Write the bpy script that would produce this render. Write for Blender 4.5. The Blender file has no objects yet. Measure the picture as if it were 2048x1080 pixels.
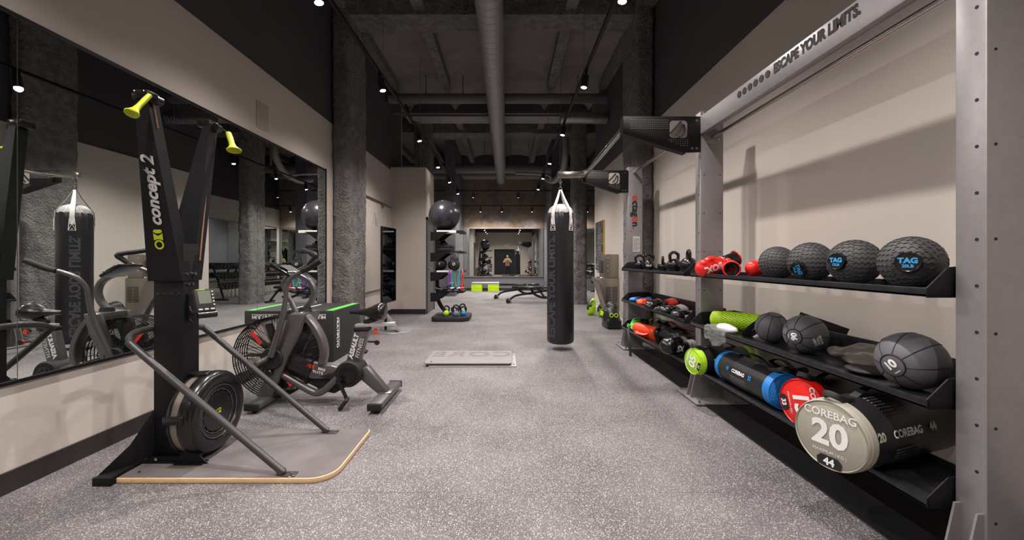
import bpy, bmesh, math, random
from mathutils import Vector, Matrix, noise, Euler
random.seed(7)
PI = math.pi
SC = bpy.context.scene
COL = SC.collection
# ---------------------------------------------------------------- camera, world, exposure
F, CX, CY, CAMZ = 800.0, 1013.0, 521.0, 1.2
cam_d = bpy.data.cameras.new('camera'); cam = bpy.data.objects.new('camera', cam_d); COL.objects.link(cam)
cam.location = (0, 0, CAMZ); cam.rotation_euler = (PI/2, 0, 0)
cam_d.sensor_width = 36.0; cam_d.lens = 36.0*F/2048.0
cam_d.shift_x = (1024-CX)/2048.0; cam_d.shift_y = (CY-540)/2048.0
cam_d.clip_start = 0.02; cam_d.clip_end = 60
SC.camera = cam
SC.view_settings.view_transform = 'Standard'; SC.view_settings.look = 'None'
SC.view_settings.gamma = 1.0; SC.view_settings.use_curve_mapping = False
SC.view_settings.exposure = 0.54
w = bpy.data.worlds.new('world'); SC.world = w; w.use_nodes = True
w.node_tree.nodes['Background'].inputs[0].default_value = (0.9, 0.92, 1, 1)
w.node_tree.nodes['Background'].inputs[1].default_value = 0.15
SPOT_W = 195.0          # power of one track spotlight
FLOOD_W = 30.0
# track lamps: (x, y, z of lens, power factor); the lamps themselves are built further down
LAMPS_LEFT = [(-1.62, d, 3.36, p) for d, p in ((-0.35, 1), (1.5, 1), (3.36, 1), (5.1, 1), (7.25, 1), (9.3, 1), (11.1, 1), (13.0, 1))]
LAMPS_RIGHT = [(1.0, d, 3.36, p) for d, p in ((-0.4, 1), (1.45, 1), (3.34, 1), (5.0, 1), (6.9, 1), (8.95, 1), (10.6, 1), (12.2, 1))]
# ---------------------------------------------------------------- helpers
def P(px, py, d): return Vector(((px-CX)*d/F, d, CAMZ-(py-CY)*d/F))   # a point of the photo put at its real distance d
class B:
    """collects shapes into one mesh"""
    def __init__(s, off=(0, 0, 0)): s.bm = bmesh.new(); s.off = Vector(off); s.mi = 0
    def _fin(s, n0):
        s.bm.faces.ensure_lookup_table()
        for f in s.bm.faces[n0:]: f.material_index = s.mi
    def box(s, c, d, rot=None, bev=0.0, seg=2):
        n0 = len(s.bm.faces)
        t = bmesh.new(); bmesh.ops.create_cube(t, size=1.0)
        for v in t.verts: v.co = Vector((v.co.x*d[0], v.co.y*d[1], v.co.z*d[2]))
        if bev > 0: bmesh.ops.bevel(t, geom=t.edges[:], offset=min(bev, min(d)*0.49), segments=seg, affect='EDGES', profile=0.5)
        M = Matrix.Translation(Vector(c)) @ (Euler(rot).to_matrix().to_4x4() if rot is not None and not isinstance(rot, Matrix) else (rot.to_4x4() if rot is not None else Matrix.Identity(4)))
        bmesh.ops.transform(t, matrix=M, verts=t.verts[:])
        s._merge(t, n0); return s
    def b2(s, p0, p1, bev=0.0, seg=2):
        p0, p1 = Vector(p0), Vector(p1); d = p1-p0
        return s.box((p0+p1)/2, (abs(d.x), abs(d.y), abs(d.z)), None, bev, seg)
    def _merge(s, t, n0=None, M=None):
        if M is not None: bmesh.ops.transform(t, matrix=M, verts=t.verts[:])
        vm = {}
        for v in t.verts: vm[v] = s.bm.verts.new(v.co)
        for f in t.faces:
            try: g = s.bm.faces.new([vm[v] for v in f.verts]); g.material_index = s.mi
            except ValueError: pass
        t.free()
    def cyl(s, p0, p1, r0, r1=None, seg=20, caps=True, bev=0):
        r1 = r0 if r1 is None else r1; p0, p1 = Vector(p0), Vector(p1); ax = p1-p0; L = ax.length
        if bev: return s.lathe([(0, 0), (r0-bev, 0), (r0, bev), (r1, L-bev), (r1-bev, L), (0, L)], p0, ax, seg)
        q = ax.to_track_quat('Z', 'Y').to_matrix()
        A, C = [], []
        for i in range(seg):
            a = 2*PI*i/seg; u = Vector((math.cos(a), math.sin(a), 0))
            A.append(s.bm.verts.new(p0+q@(u*r0))); C.append(s.bm.verts.new(p1+q@(u*r1)))
        for i in range(seg):
            j = (i+1) % seg; f = s.bm.faces.new((A[i], A[j], C[j], C[i])); f.material_index = s.mi
        if caps:
            s.bm.faces.new(A[::-1]).material_index = s.mi; s.bm.faces.new(C).material_index = s.mi
        return s
    def lathe(s, prof, c=(0, 0, 0), axis=(0, 0, 1), seg=32, sx=1, sy=1):
        c = Vector(c); q = Vector(axis).to_track_quat('Z', 'Y').to_matrix(); rings = []
        for r, z in prof:
            if r < 1e-6: rings.append([s.bm.verts.new(c+q@Vector((0, 0, z)))])
            else: rings.append([s.bm.verts.new(c+q@Vector((r*sx*math.cos(2*PI*i/seg), r*sy*math.sin(2*PI*i/seg), z))) for i in range(seg)])
        for a, b in zip(rings[:-1], rings[1:]):
            for i in range(seg):
                j = (i+1) % seg
                if len(a) == 1 and len(b) == 1: continue
                if len(a) == 1: f = (a[0], b[j], b[i])[::-1]
                elif len(b) == 1: f = (a[i], a[j], b[0])
                else: f = (a[i], a[j], b[j], b[i])
                s.bm.faces.new(f).material_index = s.mi
        return s
    def sph(s, c, r, sc=(1, 1, 1), seg=32, rings=20, rot=None):
        t = bmesh.new(); bmesh.ops.create_uvsphere(t, u_segments=seg, v_segments=rings, radius=r)
        M = Matrix.Translation(Vector(c)) @ (Euler(rot).to_matrix().to_4x4() if rot is not None else Matrix.Identity(4)) @ Matrix.Diagonal((*sc, 1))
        s._merge(t, M=M); return s
    def tube(s, pts, r, seg=12, smooth=0, closed=False, flat=None, caps=True):
        """round (or flat: (half width, half height)) tube along points; r a number or a list"""
        pts = [Vector(p) for p in pts]
        rs = list(r) if isinstance(r, (list, tuple)) else [r]*len(pts)
        if smooth:
            Q, R = [], []; n = len(pts)
            rng = range(n) if closed else range(n-1)
            for i in rng:
                g = (lambda k: pts[k % n]) if closed else (lambda k: pts[max(0, min(n-1, k))])
                h = (lambda k: rs[k % n]) if closed else (lambda k: rs[max(0, min(n-1, k))])
                p0, p1, p2, p3 = g(i-1), g(i), g(i+1), g(i+2)
                for k in range(smooth):
                    t = k/smooth
                    Q.append(0.5*((2*p1)+(-p0+p2)*t+(2*p0-5*p1+4*p2-p3)*t*t+(-p0+3*p1-3*p2+p3)*t**3)); R.append(h(i)*(1-t)+h(i+1)*t)
            if not closed: Q.append(pts[-1]); R.append(rs[-1])
            pts, rs = Q, R
        n = len(pts); rings = []; up = None
        for i, p in enumerate(pts):
            a = pts[i-1] if (i > 0 or closed) else p; b = pts[(i+1) % n] if (i < n-1 or closed) else p
            T = (b-a).normalized()
            if up is None:
                up = Vector((0, 0, 1)) if abs(T.z) < 0.9 else Vector((1, 0, 0))
            up = (up-T*up.dot(T)).normalized(); sd = T.cross(up)
            ring = []
            for k in range(seg):
                an = 2*PI*k/seg
                if flat:
                    cu, su = math.cos(an), math.sin(an); e = 0.45
                    ring.append(s.bm.verts.new(p+sd*(flat[0]*abs(cu)**e*(1 if cu > 0 else -1))+up*(flat[1]*abs(su)**e*(1 if su > 0 else -1))))
                else: ring.append(s.bm.verts.new(p+(sd*math.cos(an)+up*math.sin(an))*rs[i]))
            rings.append(ring)
        for i in range(n if closed else n-1):
            a, b = rings[i], rings[(i+1) % n]
            for k in range(seg):
                j = (k+1) % seg; s.bm.faces.new((a[k], a[j], b[j], b[k])).material_index = s.mi
        if caps and not closed:
            s.bm.faces.new(rings[0][::-1]).material_index = s.mi; s.bm.faces.new(rings[-1]).material_index = s.mi
        return s
    def ring(s, c, R, r, axis=(0, 0, 1), n=48, seg=6):
        q = Vector(axis).to_track_quat('Z', 'Y').to_matrix(); c = Vector(c)
        return s.tube([c+q@Vector((R*math.cos(2*PI*i/n), R*math.sin(2*PI*i/n), 0)) for i in range(n)], r, seg, closed=True)
    def prism(s, pts, ext, bev=0.0):
        """a polygon of 3-D points pushed along the vector ext"""
        t = bmesh.new(); ext = Vector(ext)
        f = t.faces.new([t.verts.new(Vector(p)) for p in pts])
        r = bmesh.ops.extrude_face_region(t, geom=[f])
        for v in [g for g in r['geom'] if isinstance(g, bmesh.types.BMVert)]: v.co += ext
        bmesh.ops.recalc_face_normals(t, faces=t.faces[:])
        if bev: bmesh.ops.bevel(t, geom=t.edges[:], offset=bev, segments=2, affect='EDGES', profile=0.5)
        s._merge(t); return s
    def text(s, txt, size, f, bold=0.0, align='CENTER', sub=0.0, shear=0.0, space=1.0, ext=0.0):
        """letters laid out in (u, v), mapped to 3-D by f(u, v)"""
        cu = bpy.data.curves.new('t', 'FONT'); cu.body = txt; cu.size = size; cu.offset = bold*size; cu.align_x = align; cu.align_y = 'CENTER'
        cu.resolution_u = 3; cu.shear = shear; cu.space_character = space
        ob = bpy.data.objects.new('t', cu); me = bpy.data.meshes.new_from_object(ob)
        t = bmesh.new(); t.from_mesh(me)
        if sub:
            bmesh.ops.triangulate(t, faces=t.faces[:])
            for _ in range(4):
                es = [e for e in t.edges if e.calc_length() > sub]
                if not es: break
                bmesh.ops.subdivide_edges(t, edges=es, cuts=1)
                bmesh.ops.triangulate(t, faces=t.faces[:])
        for v in t.verts: v.co = Vector(f(v.co.x, v.co.y))
        s._merge(t); bpy.data.objects.remove(ob); bpy.data.curves.remove(cu); bpy.data.meshes.remove(me)
        return s
    def build(s, name, mats, parent=None, smooth=35, recalc=True):
        me = bpy.data.meshes.new(name)
        if recalc: bmesh.ops.recalc_face_normals(s.bm, faces=s.bm.faces[:])
        if s.off.length: 
            for v in s.bm.verts: v.co -= s.off
        s.bm.to_mesh(me); s.bm.free()
        for m in (mats if isinstance(mats, (list, tuple)) else [mats]): me.materials.append(m)
        if smooth:
            for p in me.polygons: p.use_smooth = True
            me.set_sharp_from_angle(angle=math.radians(smooth))
        o = bpy.data.objects.new(name, me); COL.objects.link(o)
        if parent is not None: o.parent = parent
        return o
def text_width(txt, size, **k):
    def w(s):
        cu = bpy.data.curves.new('t', 'FONT'); cu.body = s; cu.size = size; cu.offset = k.get('bold', 0)*size; cu.space_character = k.get('space', 1)
        ob = bpy.data.objects.new('t', cu); me = bpy.data.meshes.new_from_object(ob); xs = [v.co.x for v in me.vertices]; r = max(xs)
        bpy.data.objects.remove(ob); bpy.data.curves.remove(cu); bpy.data.meshes.remove(me); return r
    return w(txt+'|')-w('|')
def bake(o, voxel=0.01, smooth=6, fac=0.5, sharp=False):
    m = o.modifiers.new('r', 'REMESH'); m.mode = 'VOXEL'; m.voxel_size = voxel; m.use_smooth_shade = True
    if smooth: k = o.modifiers.new('s', 'SMOOTH'); k.iterations = smooth; k.factor = fac
    dg = bpy.context.evaluated_depsgraph_get(); me = bpy.data.meshes.new_from_object(o.evaluated_get(dg))
    o.modifiers.clear(); old = o.data; mats = list(old.materials); o.data = me
    if not me.materials:
        for x in mats: me.materials.append(x)
    for p in me.polygons: p.use_smooth = True
    return o
def jitter(o, amp, sc, seed=0):
    for v in o.data.vertices:
        n = noise.noise_vector(v.co*sc+Vector((seed, seed*2, seed*3))); v.co += n*amp
def plane_map(o, u, v, off=0.0):
    o, u, v = Vector(o), Vector(u).normalized(), Vector(v).normalized(); n = u.cross(v)
    return lambda a, b: o+u*a+v*b+n*off
def sphere_map(c, r, d, up=(0, 0, 1), off=0.002):
    """letters wrapped on a sphere around direction d"""
    c, d = Vector(c), Vector(d).normalized(); up = Vector(up); up = (up-d*up.dot(d)).normalized(); sd = up.cross(d)
    return lambda a, b: c+(d+sd*math.tan(a/r)+up*math.tan(b/r)).normalized()*(r+off)
def drape(o, f, d=(0, 1, 0), off=.002):
    """lays the letters of map f on the surface of mesh o, looking along d (o's own space)"""
    from mathutils.bvhtree import BVHTree
    me = o.data; bvh = BVHTree.FromPolygons([v.co.copy() for v in me.vertices], [tuple(p.vertices) for p in me.polygons]); d = Vector(d).normalized()
    def g(a, c):
        p = Vector(f(a, c)); h = bvh.ray_cast(p-d*2, d)
        return (h[0]-d*off) if h[0] is not None else p
    return g
def sheet(name, m, f, nu=26, nv=18, parent=None):
    """a thin film given by f(u, v), u and v from 0 to 1"""
    b = B(); V = [[b.bm.verts.new(Vector(f(i/(nu-1), j/(nv-1)))) for j in range(nv)] for i in range(nu)]
    for i in range(nu-1):
        for j in range(nv-1): b.bm.faces.new((V[i][j], V[i+1][j], V[i+1][j+1], V[i][j+1]))
    o = b.build(name, m, parent, 80); k = o.modifiers.new('thickness', 'SOLIDIFY'); k.thickness = .0008; return o
def tag(o, label, cat, group=None, kind=None):
    o['label'] = label; o['category'] = cat
    if group: o['group'] = group
    if kind: o['kind'] = kind
    return o
def thing(name, label, cat, loc=(0, 0, 0), rz=0.0, group=None):
    o = bpy.data.objects.new(name, None); COL.objects.link(o); o.location = loc; o.rotation_euler = (0, 0, rz); o.empty_display_size = 0.1
    return tag(o, label, cat, group)
def struct(b, name, m, smooth=35):
    o = b.build(name, m, None, smooth); o['kind'] = 'structure'; return o
def dup(o, loc=None, rot=None, label=None, group=None, parent=None, scale=None):
    c = o.copy(); COL.objects.link(c); c.parent = parent
    if loc is not None: c.location = loc
    if rot is not None: c.rotation_euler = rot
    if scale is not None: c.scale = (scale,)*3
    if label: c['label'] = label
    if group: c['group'] = group
    for ch in o.children: dup(ch, parent=c)
    return c
# ---------------------------------------------------------------- materials
def hexc(h): 
    v = [int(h[i:i+2], 16)/255 for i in (0, 2, 4)]
    return tuple(x/12.92 if x <= 0.04045 else ((x+0.055)/1.055)**2.4 for x in v)+(1,)
def mat(name, col, rough=0.5, metal=0.0, bump=None, vary=None, coat=0.0, emit=None, spec=0.5, trans=0.0, sheen=0.0):
    m = bpy.data.materials.new(name); m.use_nodes = True; nt = m.node_tree; N, L = nt.nodes, nt.links; b = N['Principled BSDF']
    c = hexc(col) if isinstance(col, str) else (*col, 1)
    b.inputs['Base Color'].default_value = c; b.inputs['Roughness'].default_value = rough; b.inputs['Metallic'].default_value = metal
    b.inputs['Coat Weight'].default_value = coat; b.inputs['Specular IOR Level'].default_value = spec
    if trans: b.inputs['Transmission Weight'].default_value = trans
    if sheen: b.inputs['Sheen Weight'].default_value = sheen
    if emit: b.inputs['Emission Color'].default_value = c; b.inputs['Emission Strength'].default_value = emit
    tc = N.new('ShaderNodeTexCoord')
    if vary:      # (scale, amount)
        n = N.new('ShaderNodeTexNoise'); n.inputs['Scale'].default_value = vary[0]; n.inputs['Detail'].default_value = 5; L.new(tc.outputs['Object'], n.inputs['Vector'])
        r = N.new('ShaderNodeValToRGB'); a = vary[1]
        r.color_ramp.elements[0].position = 0.3; r.color_ramp.elements[1].position = 0.7
        r.color_ramp.elements[0].color = tuple(x*(1-a) for x in c[:3])+(1,); r.color_ramp.elements[1].color = tuple(min(1, x*(1+a)) for x in c[:3])+(1,)
        L.new(n.outputs['Fac'], r.inputs['Fac']); L.new(r.outputs['Color'], b.inputs['Base Color'])
    if bump:      # (scale, strength, distance)
        n2 = N.new('ShaderNodeTexNoise'); n2.inputs['Scale'].default_value = bump[0]; n2.inputs['Detail'].default_value = 4; L.new(tc.outputs['Object'], n2.inputs['Vector'])
        bp = N.new('ShaderNodeBump'); bp.inputs['Strength'].default_value = bump[1]; bp.inputs['Distance'].default_value = bump[2] if len(bump) > 2 else 0.01
        L.new(n2.outputs['Fac'], bp.inputs['Height']); L.new(bp.outputs['Normal'], b.inputs['Normal'])
    return m
WALL = mat('beige_paint', 'c3bab2', 0.75, bump=(120, 0.08, 0.002), vary=(1.2, 0.03))
DARKWALL = mat('charcoal_paint', '4a464a', 0.8, bump=(60, 0.1, 0.003), vary=(1.5, 0.08))
SLAB = mat('slab_concrete', '7a7371', 0.9, bump=(25, 0.35, 0.01), vary=(2.5, 0.15))
ROUGH = mat('sprayed_plaster', '787473', 0.95, bump=(34, 1.0, 0.06), vary=(9, 0.28))
SMOOTHCOL = mat('grey_painted_pier', '5c5a60', 0.7, bump=(60, 0.15, 0.003), vary=(3, 0.06))
SOFFIT = mat('grey_soffit', '8d8886', 0.8, vary=(2, 0.04))
BASEB = mat('baseboard_brown', '2b2624', 0.5)
DUCT = mat('painted_duct', '989496', 0.45, 0.3, bump=(12, 0.05, 0.01))
PIPE = mat('painted_pipe', '6b686b', 0.6)
ALUF = mat('silver_flex_duct', 'a8a8aa', 0.3, 0.9, bump=(40, 0.3, 0.01))
BLK = mat('black_metal', '0e0d10', 0.5, 0.0, spec=.3, bump=(200, 0.04, 0.001))
BLKM = mat('black_matte', '151416', 0.65)
BLKG = mat('black_gloss', '0f0f11', 0.27, coat=0.2)
RUB = mat('black_rubber', '1b1b1d', 0.6, bump=(90, 0.15, 0.003), vary=(20, 0.2))
DRUB = mat('slam_ball_rubber', '474648', 0.62, bump=(60, 0.1, 0.003), vary=(8, 0.12))
MEDR = mat('medicine_ball_rubber', '5b595f', 0.55, bump=(70, 0.15, 0.003), vary=(6, 0.18))
STEEL = mat('silver_powder_coat', '9a9698', 0.42, 0.55, bump=(220, 0.1, 0.001), vary=(30, 0.05))
STEELB = mat('polished_steel', 'bdb9b6', 0.22, 1.0, bump=(30, 0.03, 0.002))
BRUSH = mat('brushed_steel', '9d968e', 0.35, 0.9, bump=(100, 0.05, 0.001))
CHROME = mat('chrome', 'd8d4d0', 0.12, 1.0)
GUN = mat('gunmetal_frame', '6b6769', 0.36, 0.6, bump=(150, 0.05, 0.001))
TUBE = mat('dark_tube_paint', '434143', 0.4, 0.35)
WHITE = mat('white_print', 'e8e6e4', 0.6)
GREYP = mat('grey_print', '8b898c', 0.6)
DGREY = mat('dark_grey_print', '2f2e32', 0.55)
LIME = mat('lime_plastic', 'b9e21e', 0.5, bump=(60, 0.1, 0.002))
LIMEF = mat('lime_vinyl', 'a6d322', 0.45, bump=(14, 0.4, 0.01))
YEL = mat('yellow_rubber', 'b4be0c', 0.5)
RED = mat('red_vinyl', 'e0201a', 0.32, coat=0.3, bump=(18, 0.15, 0.01))
REDF = mat('red_orange_vinyl', 'f04a2a', 0.4, bump=(18, 0.2, 0.01))
BLUE = mat('blue_vinyl', '1f77c4', 0.42, bump=(16, 0.25, 0.01))
BLUEP = mat('blue_print', '3aa0e0', 0.5)
GREY = mat('grey_vinyl', 'a19d90', 0.5, bump=(30, 0.15, 0.004), vary=(5, 0.04))
BAGV = mat('black_bag_vinyl', '1a191c', 0.42, bump=(9, 0.35, 0.012))
LEATH = mat('punching_bag_vinyl', '18171c', 0.36, bump=(45, 0.25, 0.003), coat=0.15)
WEB = mat('pale_webbing', 'c9c5c2', 0.6, bump=(200, 0.3, 0.001))
WOOD = mat('plywood_edge', 'd9b48c', 0.5, vary=(30, 0.08))
PLATM = mat('platform_rubber_top', '655f60', 0.85, bump=(300, 0.6, 0.003), vary=(5, 0.2))
GREEN = mat('green_print', '5fd048', 0.5)
PURP = mat('purple_band', '8a4fc0', 0.5); TEAL = mat('teal_band', '2fae9a', 0.5); BGRN = mat('green_band', '63c356', 0.5)
SKIN = mat('skin', 'b98468', 0.6); JACK = mat('khaki_sweatshirt', '9c8467', 0.9, bump=(30, 0.4, 0.01)); TROU = mat('dark_trousers', '17171a', 0.9); HAIR = mat('grey_hair', '8d8884', 0.8)
WPL = mat('white_plastic', 'dedcd8', 0.4)
LCD = mat('lcd_screen', '5c6656', 0.3)
COPPER = mat('copper_rail', 'b98a72', 0.3, 0.9)
GLASSBLK = mat('dark_mirror_glass', '3a4148', 0.03, 1.0)
LENS = mat('lamp_lens', 'fff4e6', 0.4, emit=45)
EXITR = mat('exit_red', 'c8503f', 0.5, emit=.25)
CLEAR = mat('clear_plastic_film', 'eef0f2', 0.08, bump=(10, .3, 0.01)); CLEAR.node_tree.nodes['Principled BSDF'].inputs['Alpha'].default_value = .09
def mirror_mat():
    m = mat('mirror_silver', (0.80, 0.845, 0.82), 0.0, 1.0); return m
MIRROR = mirror_mat()
def floor_mat():
    m = bpy.data.materials.new('speckled_rubber_floor'); m.use_nodes = True; nt = m.node_tree; N, L = nt.nodes, nt.links; b = N['Principled BSDF']
    tc = N.new('ShaderNodeTexCoord'); 
    def nz(sc, det=4):
        n = N.new('ShaderNodeTexNoise'); n.inputs['Scale'].default_value = sc; n.inputs['Detail'].default_value = det; L.new(tc.outputs['Object'], n.inputs['Vector']); return n
    def ramp(src, p0, p1, c0, c1):
        r = N.new('ShaderNodeValToRGB'); r.color_ramp.elements[0].position = p0; r.color_ramp.elements[1].position = p1
        r.color_ramp.elements[0].color = c0; r.color_ramp.elements[1].color = c1; L.new(src, r.inputs['Fac']); return r
    base = ramp(nz(1.6, 6).outputs['Fac'], 0.3, 0.72, hexc('454244'), hexc('6d696b'))
    fine = ramp(nz(170, 3).outputs['Fac'], 0.35, 0.7, (0.55, 0.55, 0.55, 1), (1.5, 1.5, 1.5, 1))
    mul = N.new('ShaderNodeMix'); mul.data_type = 'RGBA'; mul.blend_type = 'MULTIPLY'; mul.inputs['Factor'].default_value = 1
    L.new(base.outputs['Color'], mul.inputs[6]); L.new(fine.outputs['Color'], mul.inputs[7])
    prev = mul.outputs[2]
    for sc, th, col in ((170, 0.33, 'aea8a7'), (290, 0.38, '989292'), (115, 0.20, 'cdc7c6')):
        v = N.new('ShaderNodeTexVoronoi'); v.inputs['Scale'].default_value = sc; L.new(tc.outputs['Object'], v.inputs['Vector'])
        # only some cells hold a fleck
        sep = N.new('ShaderNodeSeparateColor'); L.new(v.outputs['Color'], sep.inputs['Color'])
        g = N.new('ShaderNodeMath'); g.operation = 'MULTIPLY'; L.new(sep.outputs[0], g.inputs[0]); g.inputs[1].default_value = th*1.6
        lt = N.new('ShaderNodeMath'); lt.operation = 'LESS_THAN'; L.new(v.outputs['Distance'], lt.inputs[0]); L.new(g.outputs[0], lt.inputs[1])
        sel = N.new('ShaderNodeMath'); sel.operation = 'GREATER_THAN'; L.new(sep.outputs[1], sel.inputs[0]); sel.inputs[1].default_value = 0.5
        a = N.new('ShaderNodeMath'); a.operation = 'MULTIPLY'; L.new(lt.outputs[0], a.inputs[0]); L.new(sel.outputs[0], a.inputs[1])
        mx = N.new('ShaderNodeMix'); mx.data_type = 'RGBA'; L.new(a.outputs[0], mx.inputs['Factor']); L.new(prev, mx.inputs[6]); mx.inputs[7].default_value = hexc(col)
        prev = mx.outputs[2]
    sx = N.new('ShaderNodeSeparateXYZ'); L.new(tc.outputs['Object'], sx.inputs[0])
    def mth(op, x, y=None):
        q = N.new('ShaderNodeMath'); q.operation = op
        for i, v in enumerate((x, y)):
            if v is None: continue
            if isinstance(v, (int, float)): q.inputs[i].default_value = v
            else: L.new(v, q.inputs[i])
        return q.outputs[0]
    fr = mth('FRACT', mth('DIVIDE', mth('SUBTRACT', sx.outputs[1], 2.07-.61), 1.22)); ln = mth('LESS_THAN', mth('ABSOLUTE', mth('SUBTRACT', fr, .5)), .0015)
    br = mth('MULTIPLY', ln, mth('GREATER_THAN', nz(1.3, 2).outputs['Fac'], .5)); mx = N.new('ShaderNodeMix'); mx.data_type = 'RGBA'; L.new(mth('MULTIPLY', br, .7), mx.inputs['Factor']); L.new(prev, mx.inputs[6]); mx.inputs[7].default_value = hexc('2a2829'); prev = mx.outputs[2]
    L.new(prev, b.inputs['Base Color']); b.inputs['Roughness'].default_value = 0.62
    bp = N.new('ShaderNodeBump'); bp.inputs['Strength'].default_value = 0.3; bp.inputs['Distance'].default_value = 0.003
    L.new(nz(140).outputs['Fac'], bp.inputs['Height']); L.new(bp.outputs['Normal'], b.inputs['Normal'])
    return m
FLOOR = floor_mat()
def plaster_mat():
    m = bpy.data.materials.new('old_stained_plaster'); m.use_nodes = True; nt = m.node_tree; N, L = nt.nodes, nt.links; b = N['Principled BSDF']
    tc = N.new('ShaderNodeTexCoord'); n = N.new('ShaderNodeTexNoise'); n.inputs['Scale'].default_value = 1.5; n.inputs['Detail'].default_value = 12; n.inputs['Roughness'].default_value = 0.75; n.inputs['Distortion'].default_value = 0.25
    L.new(tc.outputs['Object'], n.inputs['Vector']); r = N.new('ShaderNodeValToRGB'); L.new(n.outputs['Fac'], r.inputs['Fac'])
    e = r.color_ramp.elements; e[0].position = 0.3; e[0].color = hexc('514840'); e[1].position = 0.72; e[1].color = hexc('b5a896')
    for p, c in ((0.40, '6f6255'), (0.46, '66646a'), (0.5, '8a7a69'), (0.55, '766656'), (0.62, '988774')): x = e.new(p); x.color = hexc(c)
    L.new(r.outputs['Color'], b.inputs['Base Color']); b.inputs['Roughness'].default_value = 0.9
    bp = N.new('ShaderNodeBump'); bp.inputs['Strength'].default_value = 0.6; bp.inputs['Distance'].default_value = 0.03; L.new(n.outputs['Fac'], bp.inputs['Height']); L.new(bp.outputs['Normal'], b.inputs['Normal'])
    return m
PLASTER = plaster_mat()
# ---------------------------------------------------------------- the room
XL, XR, YB, YF, ZW, ZC = -2.58, 2.16, -2.3, 16.0, 3.22, 5.25
YR = 9.8                                    # where the right wall stops and the alcove begins
struct(B().b2((-4.3, YB-.2, -.1), (4.3, YF+.2, 0)), 'floor', FLOOR)
struct(B().b2((1.64, -1.2, 0), (XR, 5.72, .008)), 'floor_strip', RUB)['label'] = 'black rubber strip under the storage rack'
# left wall: beige below, charcoal above, pier and door beyond
struct(B().b2((XL-.2, YB, 0), (XL, 8.97, ZW)), 'wall_left', WALL)
struct(B().b2((XL-.2, YB, ZW), (XL-.02, 9.9, ZC+.1)), 'wall_left_upper', DARKWALL)
struct(B().b2((-2.64, 8.97, 0), (-1.81, 9.96, 3.29)), 'wall_pier', WALL)
struct(B().b2((-4.2, 9.9, 0), (-2.64, 10.1, ZC+.1)), 'wall_left_return', WALL)
struct(B().b2((-4.2, 10.1, 0), (-4.0, YF, ZC+.1)), 'wall_left_alcove', WALL)
struct(B().b2((XR, YB, 0), (XR+.2, YR, ZW)), 'wall_right', WALL)
struct(B().b2((XR+.02, YB, ZW), (XR+.2, YR, ZC+.1)), 'wall_right_upper', DARKWALL)
struct(B().b2((XR+.2, YR-.2, 0), (4.2, YR, ZC+.1)), 'wall_right_return', WALL)
struct(B().b2((3.95, YR, 0), (4.15, YF, ZW)), 'wall_right_alcove', WALL)
struct(B().b2((3.97, YR, ZW), (4.15, YF, ZC+.1)), 'wall_right_alcove_upper', DARKWALL)
struct(B().b2((-4.2, YB-.2, 0), (4.2, YB, 3.6)), 'wall_back', WALL)
struct(B().b2((-4.2, YB-.2, 3.6), (4.2, YB, ZC+.1)), 'wall_back_upper', DARKWALL)
struct(B().b2((-4.2, YF, 2.5), (4.2, YF+.2, ZC+.1)), 'wall_far', PLASTER)
struct(B().b2((-4.2, YF-.01, 0), (4.2, YF+.2, 2.5)), 'wall_far_lower', SMOOTHCOL)
# baseboards
struct(B().b2((XL, YB, 0), (XL+.015, 5.85, .11)).b2((XL, 6.7, 0), (XL+.015, 8.96, .11)), 'baseboard_left', BASEB)
struct(B().b2((-2.6, 8.955, 0), (-1.81, 8.97, .11)), 'baseboard_pier', BASEB)
struct(B().b2((XR-.015, YB, 0), (XR, 5.85, .11)), 'baseboard_right', BASEB)
struct(B().b2((XR-.015, 6.62, 0), (XR, YR, .11)), 'baseboard_right_white', WPL)
struct(B().b2((-1.72, YF-.03, 0), (1.5, YF-.01, .1)), 'baseboard_far', BLKM)
# stub piers that frame the far mirror
struct(B().b2((-2.05, 13.4, 0), (-1.72, YF-.01, ZC)), 'wall_stub_left', SMOOTHCOL)
struct(B().b2((1.5, 13.3, 0), (1.88, YF-.01, ZC)), 'wall_stub_right', SMOOTHCOL)
# rough sprayed columns
def rough_box(name, p0, p1, step=.035, amp=.022, m=ROUGH, faces='xXyY', seed=0):
    b = B(); p0, p1 = Vector(p0), Vector(p1)
    t = bmesh.new(); bmesh.ops.create_cube(t, size=1)
    d = p1-p0; c = (p0+p1)/2
    for v in t.verts: v.co = Vector((v.co.x*d.x, v.co.y*d.y, v.co.z*d.z))+c
    for ax in range(3):
        n = max(1, int(abs(d[ax])/step))-1
        if n > 0:
            es = [e for e in t.edges if abs((e.verts[0].co-e.verts[1].co).normalized()[ax]) > .99]
            bmesh.ops.subdivide_edges(t, edges=es, cuts=n, use_grid_fill=True)
    R = min(d.x, d.y)*.22 if d.z > d.x else 0
    for v in t.verts:
        co = v.co
        if R:   # round the vertical corners
            q = Vector((max(p0.x+R, min(p1.x-R, co.x)), max(p0.y+R, min(p1.y-R, co.y)), co.z)); e = co-q
            if e.length > 1e-5: co = q+e.normalized()*min(R, e.length)
            cc = Vector((c.x, c.y, co.z))
        else: cc = Vector((co.x, c.y, c.z))
        out = (co-cc); out = out.normalized() if out.length > 1e-5 else Vector((0, 0, 1))
        n = noise.noise(co*6+Vector((seed, 0, 0)))*.8+noise.noise(co*19)*.6+noise.noise(co*2.2)*.8
        v.co = co+out*n*amp
    b._merge(t); o = b.build(name, m, None, 60); o['kind'] = 'structure'; return o
rough_box('column', (XL, 5.9, 0), (-2.33, 6.66, ZC), seed=1)
rough_box('column', (1.91, 5.85, 0), (XR, 6.6, ZC), seed=5)
rough_box('column', (1.84, 10.9, 0), (2.2, 11.6, ZC), seed=9)
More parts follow.
